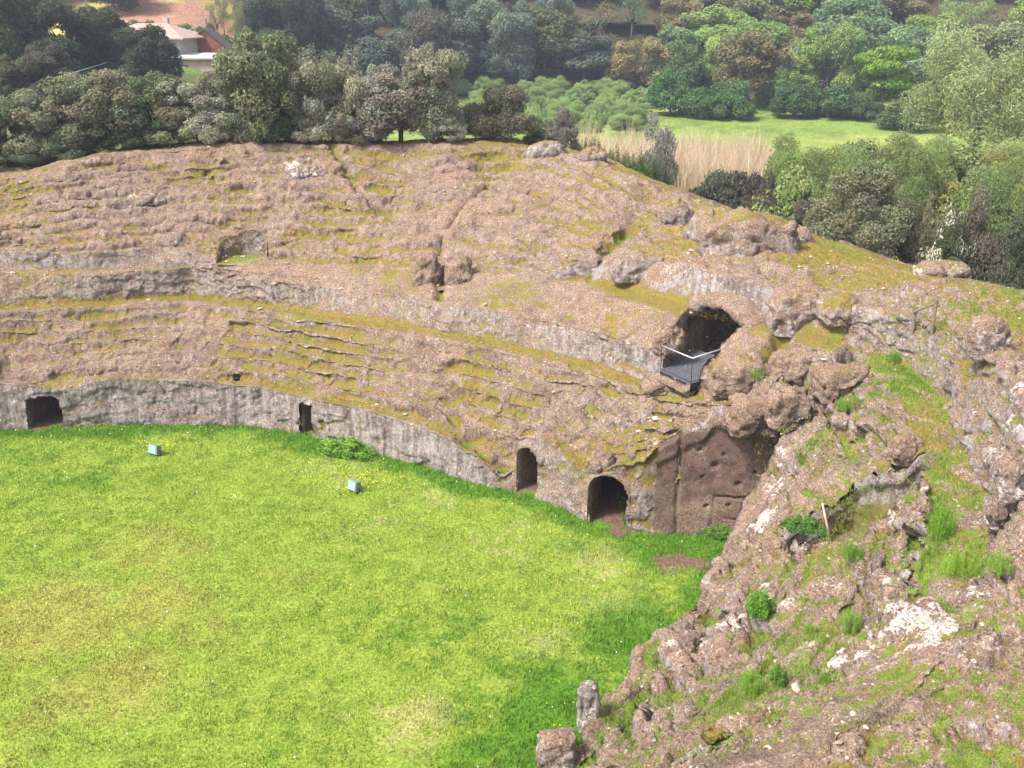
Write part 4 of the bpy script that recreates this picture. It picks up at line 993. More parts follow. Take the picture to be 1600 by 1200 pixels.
def tree_mesh(kind, seed):
    rs = np.random.default_rng(seed); lobes = []
    if kind == 'oak':                          # evergreen oak: dense domed crown reaching nearly to the ground
        nl = 46
        for i in range(nl):
            h = rs.uniform(.16, .86); env = .40*math.sqrt(max(.05, 1-((h-.46)/.56)**2)); a = rs.uniform(0, 6.28); q = env*math.sqrt(rs.uniform(.15, 1))
            r = rs.uniform(.055, .15); lobes.append(((math.cos(a)*q, math.sin(a)*q, h), (r*rs.uniform(.8, 1.3), r*rs.uniform(.8, 1.3), r*rs.uniform(.7, 1.2))))
        n, size, asp = 34000, .031, .6
    elif kind == 'shrub':
        for i in range(20):
            a = rs.uniform(0, 6.28); q = .46*math.sqrt(rs.uniform(.02, 1)); h = rs.uniform(.2, .8)*(1-.7*(q/.5)**2)+.08; r = rs.uniform(.13, .24)
            lobes.append(((math.cos(a)*q, math.sin(a)*q, h), (r, r, r*.9)))
        n, size, asp = 14000, .055, .6
    elif kind == 'bush':                       # low broad evergreen with small leaves
        for i in range(30):
            a = rs.uniform(0, 6.28); q = .46*math.sqrt(rs.uniform(.02, 1)); h = rs.uniform(.15, .85)*(1-.7*(q/.5)**2)+.08; r = rs.uniform(.10, .19)
            lobes.append(((math.cos(a)*q, math.sin(a)*q, h), (r, r, r*.95)))
        n, size, asp = 24000, .034, .55
    elif kind == 'willow':                     # rounded plumes of fine leaves
        for i in range(24):
            h = rs.uniform(.2, .86); env = .42*math.sqrt(max(.05, 1-((h-.5)/.52)**2)); a = rs.uniform(0, 6.28); q = env*math.sqrt(rs.uniform(.2, 1)); r = rs.uniform(.10, .17)
            lobes.append(((math.cos(a)*q, math.sin(a)*q, h), (r, r, r*1.15)))
        n, size, asp = 42000, .024, .38
    elif kind == 'shoots':                     # thicket of upright leafy shoots
        for i in range(70):
            a = rs.uniform(0, 6.28); q = .5*math.sqrt(rs.uniform(0, 1)); top = rs.uniform(.55, 1.0)*(1-.55*(q/.5)**2); r = rs.uniform(.04, .08)
            lobes.append(((math.cos(a)*q, math.sin(a)*q, top*.55), (r, r, top*.45)))
        n, size, asp = 13000, .052, .38
    elif kind == 'forest':                     # tall woodland tree
        for i in range(34):
            h = rs.uniform(.30, .90); env = .30*math.sqrt(max(.05, 1-((h-.58)/.45)**2)); a = rs.uniform(0, 6.28); q = env*math.sqrt(rs.uniform(.1, 1)); r = rs.uniform(.06, .15)
            lobes.append(((math.cos(a)*q, math.sin(a)*q, h), (r*rs.uniform(.8, 1.3), r*rs.uniform(.8, 1.3), r*rs.uniform(.7, 1.2))))
        n, size, asp = 14000, .042, .6
    elif kind == 'layered':                    # spreading tiers of foliage
        for i in range(22):
            h = rs.uniform(.25, .92); q = .45*(1-h*.6)*math.sqrt(rs.uniform(.1, 1)); a = rs.uniform(0, 6.28); r = rs.uniform(.10, .18)
            lobes.append(((math.cos(a)*q, math.sin(a)*q, h), (r, r, r*.5)))
        n, size, asp = 10000, .05, .5
    elif kind == 'sparse':                     # thin spring foliage, branches showing
        for i in range(16):
            h = rs.uniform(.35, .92); env = .34; a = rs.uniform(0, 6.28); q = env*math.sqrt(rs.uniform(.1, 1)); r = rs.uniform(.07, .13)
            lobes.append(((math.cos(a)*q, math.sin(a)*q, h), (r, r, r)))
        n, size, asp = 3200, .03, .5
    elif kind == 'herb':                       # leafy weed
        for i in range(40):
            a = rs.uniform(0, 6.28); q = .5*math.sqrt(rs.uniform(0, 1)); top = rs.uniform(.55, 1.)*(1-.5*(q/.5)**2); r = rs.uniform(.06, .12)
            lobes.append(((math.cos(a)*q, math.sin(a)*q, top*.6), (r, r, top*.4)))
        n, size, asp = 5200, .075, .5
    elif kind == 'broom':
        for i in range(60):
            a = rs.uniform(0, 6.28); q = .45*math.sqrt(rs.uniform(0, 1)); top = rs.uniform(.6, 1.)*(1-.4*(q/.5)**2); r = rs.uniform(.03, .06)
            lobes.append(((math.cos(a)*q, math.sin(a)*q, top*.5), (r, r, top*.5)))
        n, size, asp = 9000, .07, .14
    hollow = .5 if kind in ('sparse', 'shoots', 'broom', 'willow', 'herb') else .60
    P, D, k = crown_points(rs, n, lobes, hollow, .3 if kind in ('shoots', 'broom') else .45)
    P[:, 2] = np.maximum(P[:, 2], .01)
    lt = rs.uniform(.84, 1.16, len(lobes))[k][:, None]*np.stack([1+.06*rs.normal(0, 1, len(lobes)), np.ones(len(lobes)), 1+.06*rs.normal(0, 1, len(lobes))], -1)[k]
    if kind in ('shoots', 'broom'): D = D*np.array([1, 1, .25])
    V, Fq, c = leaves(P, D, size, rs, var=.32, aspect=asp, tint=lt)
    crown = np_mesh('crown', V, Fq, LEAF, False, dict(col=c))
    mb = MB()
    th = {'oak': .3, 'shrub': .12, 'willow': .3, 'forest': .5, 'layered': .4, 'sparse': .45}.get(kind, .1); tr0 = {'forest': .022, 'oak': .024, 'willow': .028}.get(kind, .015)
    mb.tube([(0, 0, -.06), (.01, .0, th*.5), (.0, .012, th), (0.01, 0, th*1.5 if kind == 'forest' else th+.08)], [tr0*1.2, tr0, tr0*.85, tr0*.6], 7)
    for (c0, r0) in lobes[:14 if kind != 'sparse' else 16]:
        m = Vector((c0[0]*.35, c0[1]*.35, th+(c0[2]-th)*.45)); mb.tube([(0, 0, th*.85), tuple(m), c0], [tr0*.6, tr0*.38, tr0*.14], 5)
    return mb.mesh('trunk', BARK, True), crown
LIB = {}
def tmesh(kind, v):
    if (kind, v) not in LIB: LIB[kind, v] = tree_mesh(kind, 1000+v*37+sum(map(ord, kind)))
    return LIB[kind, v]
CNT = [0]
def plant(kind, px, Y, top, wpx, label, cat, col, name, group=None, v=None, zb=None, base_py=None, parts=('trunk', 'crown')):
    """a plant at photo column px and forward distance Y, its top on photo row `top`, its crown wpx pixels wide"""
    CNT[0] += 1; v = CNT[0] % 3 if v is None else v
    x, _, zt = at_y(px, top, Y)
    if zb is None: zb = hz(x, Y) if base_py is None else at_y(px, base_py, Y)[2]
    h = max(zt-zb, .4)*(1.12 if kind in ('oak', 'willow', 'shrub', 'bush') else 1.05); w = m_px(x, Y, zb, wpx)
    o = empty(name, (x, Y, zb-.03*h), (CNT[0]*2.399) % 6.28)
    tag(o, label, cat, group)
    tm, cm = tmesh(kind, v)
    W0 = {'bush': 1.2, 'oak': .98, 'shrub': 1.25, 'willow': .95, 'shoots': 1.1, 'forest': .75, 'layered': 1.0, 'sparse': .8, 'broom': 1.0, 'herb': 1.1}[kind]
    o.scale = (w/W0, w/W0, h)
    for nm, me in zip(parts, (tm, cm)):
        c = link(nm, me, o)
        if nm != 'trunk': c.color = (*col, 1)
    return o
DK = (.175, .205, .115); DKB = (.24, .24, .15); GRY = (.34, .34, .25); BRN = (.15, .125, .085)
RIM_TREES = [
 ('oak', -5, 46.2, 150, 190, DK, 'dark evergreen oak at the extreme left end of the rim row'),
 ('oak', 75, 47.6, 140, 150, DKB, 'second evergreen oak from the left end of the rim row'),
 ('oak', 150, 49.4, 116, 170, DKB, 'broad brown-tinged evergreen oak of the rim row left of the house'),
 ('oak', 236, 50.6, 118, 130, DK, 'rounded evergreen oak of the rim row directly below the pale roofed house'),
 ('oak', 300, 51.2, 126, 130, GRY, 'greyish evergreen oak of the rim row below the red shed'),
 ('oak', 352, 52.6, 112, 120, DKB, 'evergreen oak of the rim row squeezed left of the tallest crown'),
 ('oak', 412, 53.0, 52, 160, (.20, .22, .12), 'tallest evergreen oak of the rim row'),
 ('sparse', 512, 54.0, 78, 110, (.24, .235, .165), 'thin pale tree in the rim row with white trunks showing'),
 ('oak', 482, 54.2, 98, 110, GRY, 'pale grey evergreen oak right of the tallest rim tree'),
 ('oak', 556, 54.6, 100, 100, GRY, 'small grey oak behind the thin pale rim tree'),
 ('oak', 622, 53.6, 106, 150, (.27, .25, .20), 'brown-grey rounded oak towards the right end of the rim row'),
 ('oak', 672, 55.0, 80, 120, (.30, .30, .21), 'pale-topped oak at the right end of the rim row'),
 ('shrub', 40, 46.2, 220, 120, DK, 'dark low shrub under the leftmost rim oaks'),
 ('shrub', 118, 47.6, 205, 120, DK, 'dark low shrub in front of the broad brown-tinged oak'),
 ('shrub', 205, 49.2, 190, 110, (.08, .10, .045), 'low shrub under the rounded oak below the house'),
 ('shrub', 275, 50.0, 165, 110, DKB, 'rounded shrub in front of the greyish rim oak'),
 ('shrub', 345, 51.0, 150, 110, GRY, 'pale grey shrub left of the tallest rim tree'),
 ('shrub', 420, 51.8, 155, 110, (.075, .105, .045), 'green shrub at the foot of the tallest rim tree'),
 ('shrub', 478, 52.8, 182, 80, GRY, 'low grey shrub at the feet of the pale rim trunks'),
 ('shrub', 550, 53.0, 178, 90, (.16, .14, .10), 'low brownish shrub in front of the small grey rim oak'),
 ('shrub', 690, 54.0, 180, 80, GRY, 'low grey shrub at the foot of the pale-topped oak'),
 ('shrub', 783, 57.5, 132, 130, (.16, .15, .105), 'round brown-green bush alone right of the rim row'),
 ('shrub', 752, 56.4, 182, 50, (.12, .13, .085), 'small shrub at the left foot of the round brown-green bush'),
 ('shrub', 873, 58, 172, 80, (.24, .225, .175), 'small grey-brown bush between the round bush and the reeds'),
 ('shoots', 842, 57, 200, 56, (.13, .17, .055), 'yellow-green tuft of shoots at the right foot of the round bush'),
 ('shrub', 1026, 57, 186, 84, (.24, .245, .20), 'single grey juniper-like bush standing before the reeds'),
 ('broom', 965, 56.5, 222, 60, (.11, .15, .04), 'green broom bush left of the single grey bush'),
 ('broom', 998, 55.5, 230, 70, (.09, .14, .035), 'dark green broom bush at the foot of the single grey bush'),
 ('broom', 925, 57.5, 205, 50, (.15, .17, .06), 'sparse broom bush left of the other brooms'),
 ('shrub', 1360, 43.5, 268, 190, (.20, .205, .12), 'large dark evergreen bush on the right-hand rim'),
 ('shrub', 1428, 42.5, 312, 70, (.16, .155, .085), 'pale leggy bush touching the large dark evergreen bush'),
 ('shrub', 1540, 42, 300, 120, (.18, .155, .115), 'brown twiggy bush right of the white-flowered bush'),
 ('shrub', 1600, 41, 350, 100, (.11, .13, .075), 'dark bush at the right photo edge on the rim'),
 ('shrub', 1262, 47, 312, 60, (.16, .145, .11), 'grey-brown weedy bush left of the large dark evergreen bush'),
 ('shoots', 1520, 47, 280, 70, (.22, .33, .06), 'bright lime shoots behind the white-flowered bush'),
 ('shoots', 1462, 47.5, 280, 50, (.24, .21, .15), 'dry grey-brown stems between the dark bush and the flowered one'),
]
for k, px, Y, top, w, col, lab in RIM_TREES:
    if k == 'shrub': k = 'bush'
    big = k in ('oak', 'sparse')
    plant(k, px, Y+max(0, 55.6+(.6 if big else 0)-Y)*(px < 720), top, w, lab, 'tree' if big else 'bush', col, 'oak_tree' if k == 'oak' else 'pale_tree' if k == 'sparse' else 'broom_bush' if k == 'broom' else 'bush', parts=('trunk', 'crown') if big else ('trunk', 'foliage'))
fb = plant('bush', 1493, 41.2, 322, 84, 'dark bush covered with sprays of white flowers on the right-hand rim', 'bush', (.15, .18, .085), 'flowering_bush', parts=('trunk', 'foliage'))
rs = np.random.default_rng(77); me_ = [c_ for c_ in fb.children if c_.name.startswith('foliage')][0].data; co_ = np.empty(len(me_.vertices)*3, np.float32); me_.vertices.foreach_get('co', co_); co_ = co_.reshape(-1, 4, 3).mean(1)
P = co_[(co_[:, 2] > .30) & (fbm(co_*5, 2, seed=5) > .12) & (rs.random(len(co_)) < .45)]; D = P-np.array([0, 0, .35]); D /= np.linalg.norm(D, axis=1, keepdims=True)
V, Fq, c = leaves(P+D*.03, D, .030, rs, base=(.66, .64, .52), var=.25, aspect=.9); W = link('blossom', np_mesh('blossom', V, Fq, LEAF, False, dict(col=c)), fb); W.color = (1, 1, 1, 1)

# low green thicket beyond the right-hand rim
TH = (.235, .295, .10)
THK = [(1225, 84, 232, 110, 'left end'), (1275, 82, 222, 120, 'next'), (1325, 86, 208, 120, ''), (1380, 88, 216, 110, ''), (1440, 90, 214, 120, ''), (1500, 90, 222, 120, ''), (1560, 92, 222, 120, ''), (1610, 88, 226, 100, ''),
       (1250, 74, 250, 110, ''), (1320, 72, 246, 130, ''), (1400, 72, 242, 120, ''), (1470, 72, 250, 120, ''), (1545, 70, 252, 120, ''), (1610, 68, 258, 110, ''), (1200, 90, 262, 70, '')]
for i, (px, Y, top, w, _) in enumerate(THK):
    j = .85+.3*((i*37) % 10)/10
    plant('shoots' if i % 3 == 0 else 'willow' if i % 3 == 1 else 'shrub', px, Y, top-5, w*(1 if i % 3 == 0 else 1.25), 'leafy green thicket shrub crowded between the reeds and the pale willow', 'shrub', (TH[0]*j*(1.15 if i % 4 == 3 else 1), TH[1]*j, TH[2]*j), 'thicket_shrub', 'green thicket shrubs beyond the right-hand rim', zb=float(zval((px-800)/F*Y, Y)), parts=('trunk', 'foliage'))
plant('shrub', 1128, 76, 262, 110, 'dark bramble bush in front of the dry reeds', 'bush', (.12, .115, .07), 'bramble_bush', zb=2.6, parts=('trunk', 'foliage'))
plant('shrub', 1190, 75, 272, 80, 'brownish bramble bush between the reeds and the green thicket', 'bush', (.13, .105, .075), 'bramble_bush', zb=2.6, parts=('trunk', 'foliage'))
plant('willow', 1552, 112, 42, 215, 'large pale yellow-green willow at the right edge of the valley', 'tree', (.34, .385, .165), 'willow_tree', zb=2.)
plant('layered', 1390, 150, 72, 130, 'bright lime-green tree with layered branches in the wood edge', 'tree', (.19, .30, .035), 'lime_tree', zb=3., v=1)

# shrubs along the far side of the meadow
ME = [(1050, 152, 112, 96, (.10, .20, .065), 'round bluish-green bush right of the pale shrub field'), (1088, 150, 128, 90, (.10, .185, .06), 'bluish-green bush second in the meadow hedge'), (1140, 149, 124, 92, (.105, .185, .06), 'bluish-green bush third in the meadow hedge, beside the earth gap'),
      (1245, 150, 130, 90, (.085, .155, .055), 'dark bluish bush right of the earth gap'), (1300, 149, 124, 110, (.095, .165, .065), 'broad bush in the meadow hedge left of the lime-green tree'), (1345, 148, 145, 80, (.10, .15, .06), 'dull bush under the lime-green tree'), (1430, 140, 150, 110, (.12, .165, .07), 'grey-green bush at the left foot of the willow'),
      (797, 190, 66, 86, (.10, .20, .07), 'blue-green bush at the dark wood edge above the shrub field'), (885, 196, 62, 60, (.12, .21, .07), 'smaller blue-green bush at the dark wood edge'), (950, 196, 30, 120, (.14, .22, .08), 'large pale green bush climbing the wood slope'), (1010, 196, 38, 110, (.16, .21, .08), 'yellowish bush on the wood slope above the hedge'),
      (940, 182, 78, 60, (.17, .14, .10), 'dry brown bush at the end of the rusty hedge'), (1060, 175, 60, 90, (.13, .20, .07), 'green bush above the meadow hedge')]
for px, Y, top, w, col, lab in ME: plant('shrub', px, Y, top, w, lab, 'bush', col, 'meadow_bush', zb=float(zval((px-800)/F*Y, Y)), parts=('trunk', 'foliage'))
for i in range(7):
    px = 842+i*20; plant('shrub', px, 180, 103+(i*7) % 5, 44, 'rusty brown bramble in the low hedge above the shrub field', 'bush', (.15, .105, .075), 'rusty_hedge_bush', 'rusty brambles of the low hedge', zb=float(zval((px-800)/F*180, 180)), parts=('trunk', 'foliage'))
for i in range(64):
    px = 715+(i*67.3) % 300; Y = 138+(i*13.7) % 40; zb = float(zval((px-800)/F*Y, Y))
    x, _, zz = at_y(px, 100, Y); yb = 600-F*math.tan(PITCH-math.atan((H-zb)/Y)); hh = rng.uniform(1.8, 3.4)
    plant(('shoots', 'shrub', 'willow')[i % 3], px, Y, yb-hh*F/Y, rng.uniform(34, 62), 'pale green young shrub in the field below the dark wood', 'shrub', tuple(np.array((.31, .40, .14))*rng.uniform(.85, 1.15)), 'field_shrub', 'young shrubs of the pale green field', zb=zb, parts=('trunk', 'foliage'))

# woodland on the slope behind
WD = [(-30, 105, -30, 150, (.10, .125, .06)), (15, 118, -30, 120, (.09, .115, .055)), (95, 108, 6, 150, (.075, .095, .055)), (150, 112, 18, 110, (.10, .11, .075)), (35, 88, 85, 110, (.13, .125, .085)), (70, 92, 70, 90, (.115, .105, .08))]
names = ['yellow-green tree cut by the left photo edge', 'tall green tree at the top left corner', 'dark dense oak left of the house roof', 'grey-brown tree touching the left side of the house', 'brownish oak behind the left end of the rim row', 'dull brown-grey oak behind the second rim oak']
for (px, Y, top, w, col), nm in zip(WD, names): plant('oak', px, Y, top, w, nm, 'tree', col, 'oak_tree', zb=float(zval((px-800)/F*Y, Y)))
plant('oak', 226, 104, 44, 108, 'dark oak standing in front of the pale roofed house', 'tree', (.085, .095, .06), 'oak_tree', zb=float(zval(-36, 104)))
def forest(px, Y, h, w, kind, col, label, group, nm='forest_tree'):
    zb = float(zval((px-800)/F*Y, Y)); x = (px-800)/F*Y
    yb = 600-F*math.tan(PITCH-math.atan((H-zb)/Y)); top = 600-F*math.tan(PITCH-math.atan((H-zb-h)/Y))
    plant(kind, px, Y, top, w, label, 'tree', col, nm, group, zb=zb)
r2 = np.random.default_rng(12)
n = 0
for row, (Y0, npx) in enumerate(((178, 62), (190, 60), (204, 58), (220, 58), (240, 56), (265, 56), (290, 56), (315, 56))):
    px = 408+r2.uniform(0, 30)
    while px < 930:
        Y = Y0+r2.uniform(-5, 5)-(6 if px < 700 else 0)
        if True:
            c = np.array((.14, .18, .125))*r2.uniform(.75, 1.3)
            if r2.random() < .14: c = np.array((.15, .17, .07))
            if r2.random() < .06: c = np.array((.15, .13, .10))
            forest(px, Y, r2.uniform(8, 13), npx*r2.uniform(1.3, 2.1), 'oak' if r2.random() < .6 else 'forest', tuple(c), 'dark evergreen tree in the shaded wood behind the rim row', 'dark trees of the wood behind')
        px += npx*r2.uniform(.75, 1.2)
for row, (Y0, npx) in enumerate(((162, 70), (176, 66), (190, 62), (206, 60), (226, 58), (250, 58), (280, 56), (310, 56))):
    px = 905+r2.uniform(0, 40)
    while px < 1680:
        Y = Y0+r2.uniform(-5, 5)
        if row == 0 and px < 1130: px += 60; continue
        k = r2.random(); f = (px-900)/700
        if k < .30: c = (.085, .115, .07)
        elif k < .55: c = (.13, .165, .07)
        elif k < .72: c = (.16, .20, .06)
        elif k < .86: c = (.12, .115, .075)
        else: c = (.125, .10, .065)
        c = np.array(c)*r2.uniform(1.7, 2.6)*np.array((1.0, 1.08, .78))
        kind = ('forest', 'oak', 'oak', 'forest')[int(r2.integers(4))]
        if row and r2.random() < .12: kind = 'sparse'
        forest(px, Y, r2.uniform(6.5, 11.5), npx*r2.uniform(1.2, 1.9), kind, tuple(c), 'mixed green and brown tree on the wooded valley side right of the dark wood', 'mixed trees of the wooded valley side')
        px += npx*r2.uniform(.7, 1.15)
for px, Y, h, w in ((-20, 168, 11, 150), (60, 175, 10, 130), (120, 180, 9, 110), (30, 195, 11, 140), (430, 160, 12, 120), (455, 172, 12, 130), (205, 176, 9, 110), (275, 182, 8, 90), (165, 168, 9, 100)):
    forest(px, Y, h, w, 'oak', (.08, .10, .06), 'evergreen tree on the hillside around the red earth bank', 'trees around the red earth bank')
for i, (px, h) in enumerate(((336, 5.5), (345, 6), (368, 6.5), (378, 7.5), (383, 7), (402, 6.5), (410, 6))):
    forest(px, 158+(i*5) % 7, h, 34, 'sparse', (.24, .24, .10), 'thin nearly bare tree on the red earth bank', 'bare young trees on the red earth bank', 'bare_tree')
forest(262, 150, 3.6, 34, 'sparse', (.7, .66, .55), 'small white-blossomed tree above the house', None, 'blossom_tree')
forest(1312, 186, 12, 50, 'sparse', (.62, .57, .5), 'pale blossoming tree at the top of the valley side', None, 'blossom_tree')
for i in range(9):
    px = 200+i*30; plant('shrub', px, 146, 20+(i*11) % 9+ (10 if px < 330 else 26), 54, 'green hedge bush along the foot of the red earth bank', 'bush', (.11, .19, .055), 'hedge_bush', 'hedge bushes below the red earth bank', zb=float(zval((px-800)/F*146, 146)), parts=('trunk', 'foliage'))

# dry reeds, too many to count
nr = 11000
pxs = np.concatenate([rng.uniform(1020, 1240, 7400), rng.uniform(880, 1060, 3600)]); Y = rng.uniform(86, 104, nr)
x = (pxs-800)/F*(Y*cP+12*sP); z = zval(x, Y)
hh = rng.uniform(3.4, 5.9, nr)*np.where(pxs < 1030, 1.1, 1.)*(.86+.3*fbm(np.stack([pxs/22, Y/3, 0*Y], -1), 3, seed=350))*np.clip((1232-pxs)/40, .55, 1)
colr = np.array([[.60, .46, .33]])*rng.uniform(.6, 1.25, (nr, 1))+rng.uniform(0, .06, (nr, 1))*np.array([[1, .8, .4]])
tag(blades('dry_reeds', np.stack([x, Y, z-.1], -1), colr, hh, rng.uniform(.025, .07, nr), .40), kind='stuff')

# leafy weeds on the rock, each a plant of its own
WEED = [(1186, 962, 54, 46, (.11, .26, .03), 'bright round weed bush on the near slope beside the white rock'), (1328, 988, 44, 42, (.15, .27, .05), 'pale domed grass clump in the middle of the near slope'), (1172, 1088, 52, 44, (.13, .27, .03), 'wide grass clump beside a dark hole in the near slope'),
        (1214, 1070, 34, 40, (.09, .20, .03), 'dark weed in the hole right of the wide grass clump'), (1468, 840, 50, 60, (.11, .24, .025), 'tall weed clump in the gully below the right-hand path'), (1330, 872, 46, 30, (.10, .22, .03), 'flat weed clump on the ledge below the wooden pole'),
        (1254, 836, 84, 34, (.07, .17, .03), 'dark leafy nettle patch at the foot of the wooden pole'), (1500, 900, 90, 50, (.15, .28, .03), 'widest grass clump in the gully on the right'), (1560, 900, 60, 36, (.14, .26, .035), 'grass clump under the right-hand cliff'),
        (540, 712, 110, 34, (.12, .26, .03), 'low leafy weeds along the arena wall right of the narrow doorway'), (1118, 838, 90, 30, (.09, .21, .025), 'weeds growing along the foot of the red passage wall'), (886, 1176, 46, 40, (.09, .22, .025), 'nettles beside the tall pale edge stone'),
        (1320, 640, 40, 22, (.12, .24, .03), 'small weed on the block below the cave'), (1180, 590, 34, 20, (.13, .26, .03), 'small weed right of the viewing deck'), (1395, 565, 30, 20, (.12, .25, .03), 'small weed at the edge of the right-hand path'), (1265, 990, 30, 20, (.15, .27, .04), 'small pale weed between two white rocks')]
for px, py, w, h, col, lab in WEED:
    x, y, z = on_rock(px, py) if px != 540 and px != 1118 else (*gpx(px, py), 0)
    o = empty('weed_clump', (x, y, z-.03), (px*1.7) % 6.28); tag(o, lab, 'weed')
    ww, h2 = m_px(x, y, z, w), m_px(x, y, z, h)
    o.scale = (ww/1.2, ww/1.2*(.5 if w > 80 else 1), h2*1.1)
    if w > 80: o.rotation_euler[2] = -.35
    c = link('foliage', tmesh('herb' if px in (1186, 1254, 540, 1214, 886, 1118) else 'broom', px % 3)[1], o); c.color = (col[0]*1.7, col[1]*1.45, col[2]*1.6, 1)

# ------------------------------------------------------------------ house, shed, outbuilding, cable
WALLP = plain('pale_plaster', (.36, .32, .33), (.46, .41, .41), 1.5, .9, .004)
TILE = plain('pinkish_tiles', (.30, .185, .155), (.46, .32, .28), 4, .85, .03)
BRICK = plain('rust_brick', (.21, .075, .045), (.30, .12, .075), 2, .95, .02)
CONC = plain('pale_roof_slab', (.38, .35, .35), (.48, .45, .45), 2, .9, .004)
DARKG = plain('dark_window', (.03, .03, .035), (.05, .05, .055), 2, .3, .0)
def hbox(lo, hi, name, mat, parent): mb = MB(); mb.box(lo, hi); return mb.build(name, mat, parent)
Yh = 130.; xh, _, ze = at_y(240, 58, Yh); zg = float(zval(xh, Yh)); wh = 4.5; eh = ze-zg
hs_ = empty('house', (xh, Yh, zg), -.12); tag(hs_, 'pale plastered house with pinkish tiled roof half hidden by an oak', 'house')
wl = hbox((-wh, -3.2, -1), (wh, 3.2, eh), 'wall', WALLP, hs_)
for wx in (-2.6, .2, 2.9):
    f = hbox((wx-.5, -3.26, eh-2.2), (wx+.5, -3.19, eh-.8), 'window', DARKG, hs_); hbox((wx-.6, -3.32, eh-2.32), (wx+.6, -3.2, eh-2.2), 'sill', CONC, f)
hbox((3.6, -3.26, -.2), (4.3, -3.19, 1.2), 'door', DARKG, hs_)
mb = MB(); e = .9; rp = [(-wh-e, -3.2-e, eh), (wh+e, -3.2-e, eh), (wh+e, 3.2+e, eh), (-wh-e, 3.2+e, eh), (-wh+2.6, 0, eh+1.55), (wh-2.6, 0, eh+1.55)]
mb.v += rp+[(a, b, c-.14) for a, b, c in rp[:4]]
mb.f += [[0, 1, 5, 4], [1, 2, 5], [2, 3, 4, 5], [3, 0, 4], [6, 9, 8, 7], [0, 6, 7, 1], [1, 7, 8, 2], [2, 8, 9, 3], [3, 9, 6, 0]]
rf = mb.build('roof', TILE, hs_); hbox((1.2, .3, eh+.8), (1.8, .9, eh+2.2), 'chimney', WALLP, rf)
Ys = 134.; xs_, _, zt = at_y(322, 46, Ys); zg = float(zval(xs_, Ys)); ht = zt-zg
sh_ = empty('shed', (xs_, Ys, zg), .1); tag(sh_, 'rust-red brick shed with a gable end beside the house', 'shed')
mb = MB(); P = [(-2.6, 0, -1), (2.5, 0, -1), (2.5, 0, ht-2.0), (.2, 0, ht), (-2.6, 0, ht-2.0)]; mb.v += [(a, -2.5, c) for a, b, c in P]+[(a, 2.5, c) for a, b, c in P]
mb.f += [[0, 1, 2, 3, 4], [9, 8, 7, 6, 5], [0, 5, 6, 1], [1, 6, 7, 2], [4, 3, 8, 9], [0, 4, 9, 5], [2, 7, 8, 3]]; mb.build('wall', BRICK, sh_)
mb = MB()
for a, b in ((P[4], P[3]), (P[3], P[2])):
    o = len(mb.v); dx = -.35 if a is P[4] else 0; dx2 = .35 if b is P[2] else 0
    q = [(a[0]+dx, -2.75, a[2]+.03+(-.25 if dx else 0)), (b[0]+dx2, -2.75, b[2]+.03-(.28 if dx2 else 0)), (b[0]+dx2, 2.75, b[2]+.03-(.28 if dx2 else 0)), (a[0]+dx, 2.75, a[2]+.03+(-.25 if dx else 0))]
    mb.v += q+[(u, v, w+.13) for u, v, w in q]; mb.f += [[o+3, o+2, o+1, o], [o+4, o+5, o+6, o+7], [o, o+1, o+5, o+4], [o+1, o+2, o+6, o+5], [o+2, o+3, o+7, o+6], [o+3, o, o+4, o+7]]
mb.build('roof', plain('mossy_roof', (.06, .05, .05), (.12, .10, .085), 3, .95, .02), sh_)
Yo = 126.; xo, _, zr = at_y(322, 90, Yo); zg = float(zval(xo, Yo)); hr_ = zr-zg
ob = empty('outbuilding', (xo, Yo, zg), .05); tag(ob, 'low outbuilding with a pale flat roof in front of the shed', 'outbuilding')
hbox((-3.9, -1.8, -2), (4.0, 1.8, hr_-.1), 'wall', plain('tan_plaster', (.36, .26, .22), (.45, .34, .30), 2, .9, .004), ob)
mb = MB(); mb.v += [(-4.3, -2.2, hr_-.1), (4.4, -2.2, hr_-.1), (4.4, 2.2, hr_+.28), (-4.3, 2.2, hr_+.28), (-4.3, -2.2, hr_+.08), (4.4, -2.2, hr_+.08), (4.4, 2.2, hr_+.46), (-4.3, 2.2, hr_+.46)]
mb.f += [[3, 2, 1, 0], [4, 5, 6, 7], [0, 1, 5, 4], [1, 2, 6, 5], [2, 3, 7, 6], [3, 0, 4, 7]]; mb.build('roof', CONC, ob)
hbox((-2.6, -1.86, hr_-1.7), (-1.7, -1.79, hr_-.75), 'window', DARKG, ob)
A, B_ = Vector(at_y(72, 126, 96)), Vector(at_y(322, 34, 138)); mb = MB()
mb.tube([A.lerp(B_, i/12)-Vector((0, 0, .8*math.sin(math.pi*i/12)*.6)) for i in range(13)], .045, 5)
tag(mb.build('overhead_cable', plain('cable_grey', (.35, .36, .37), (.42, .43, .44), 2, .6, 0)), 'grey overhead cable rising across the trees to the house', 'cable')
pole = MB(); pole.tube([(B_.x, B_.y, float(zval(B_.x, B_.y))-.5), (B_.x, B_.y, B_.z+.3)], .09, 8); tag(pole.build('cable_pole', OLDW), 'dark wooden cable pole behind the red shed', 'pole')

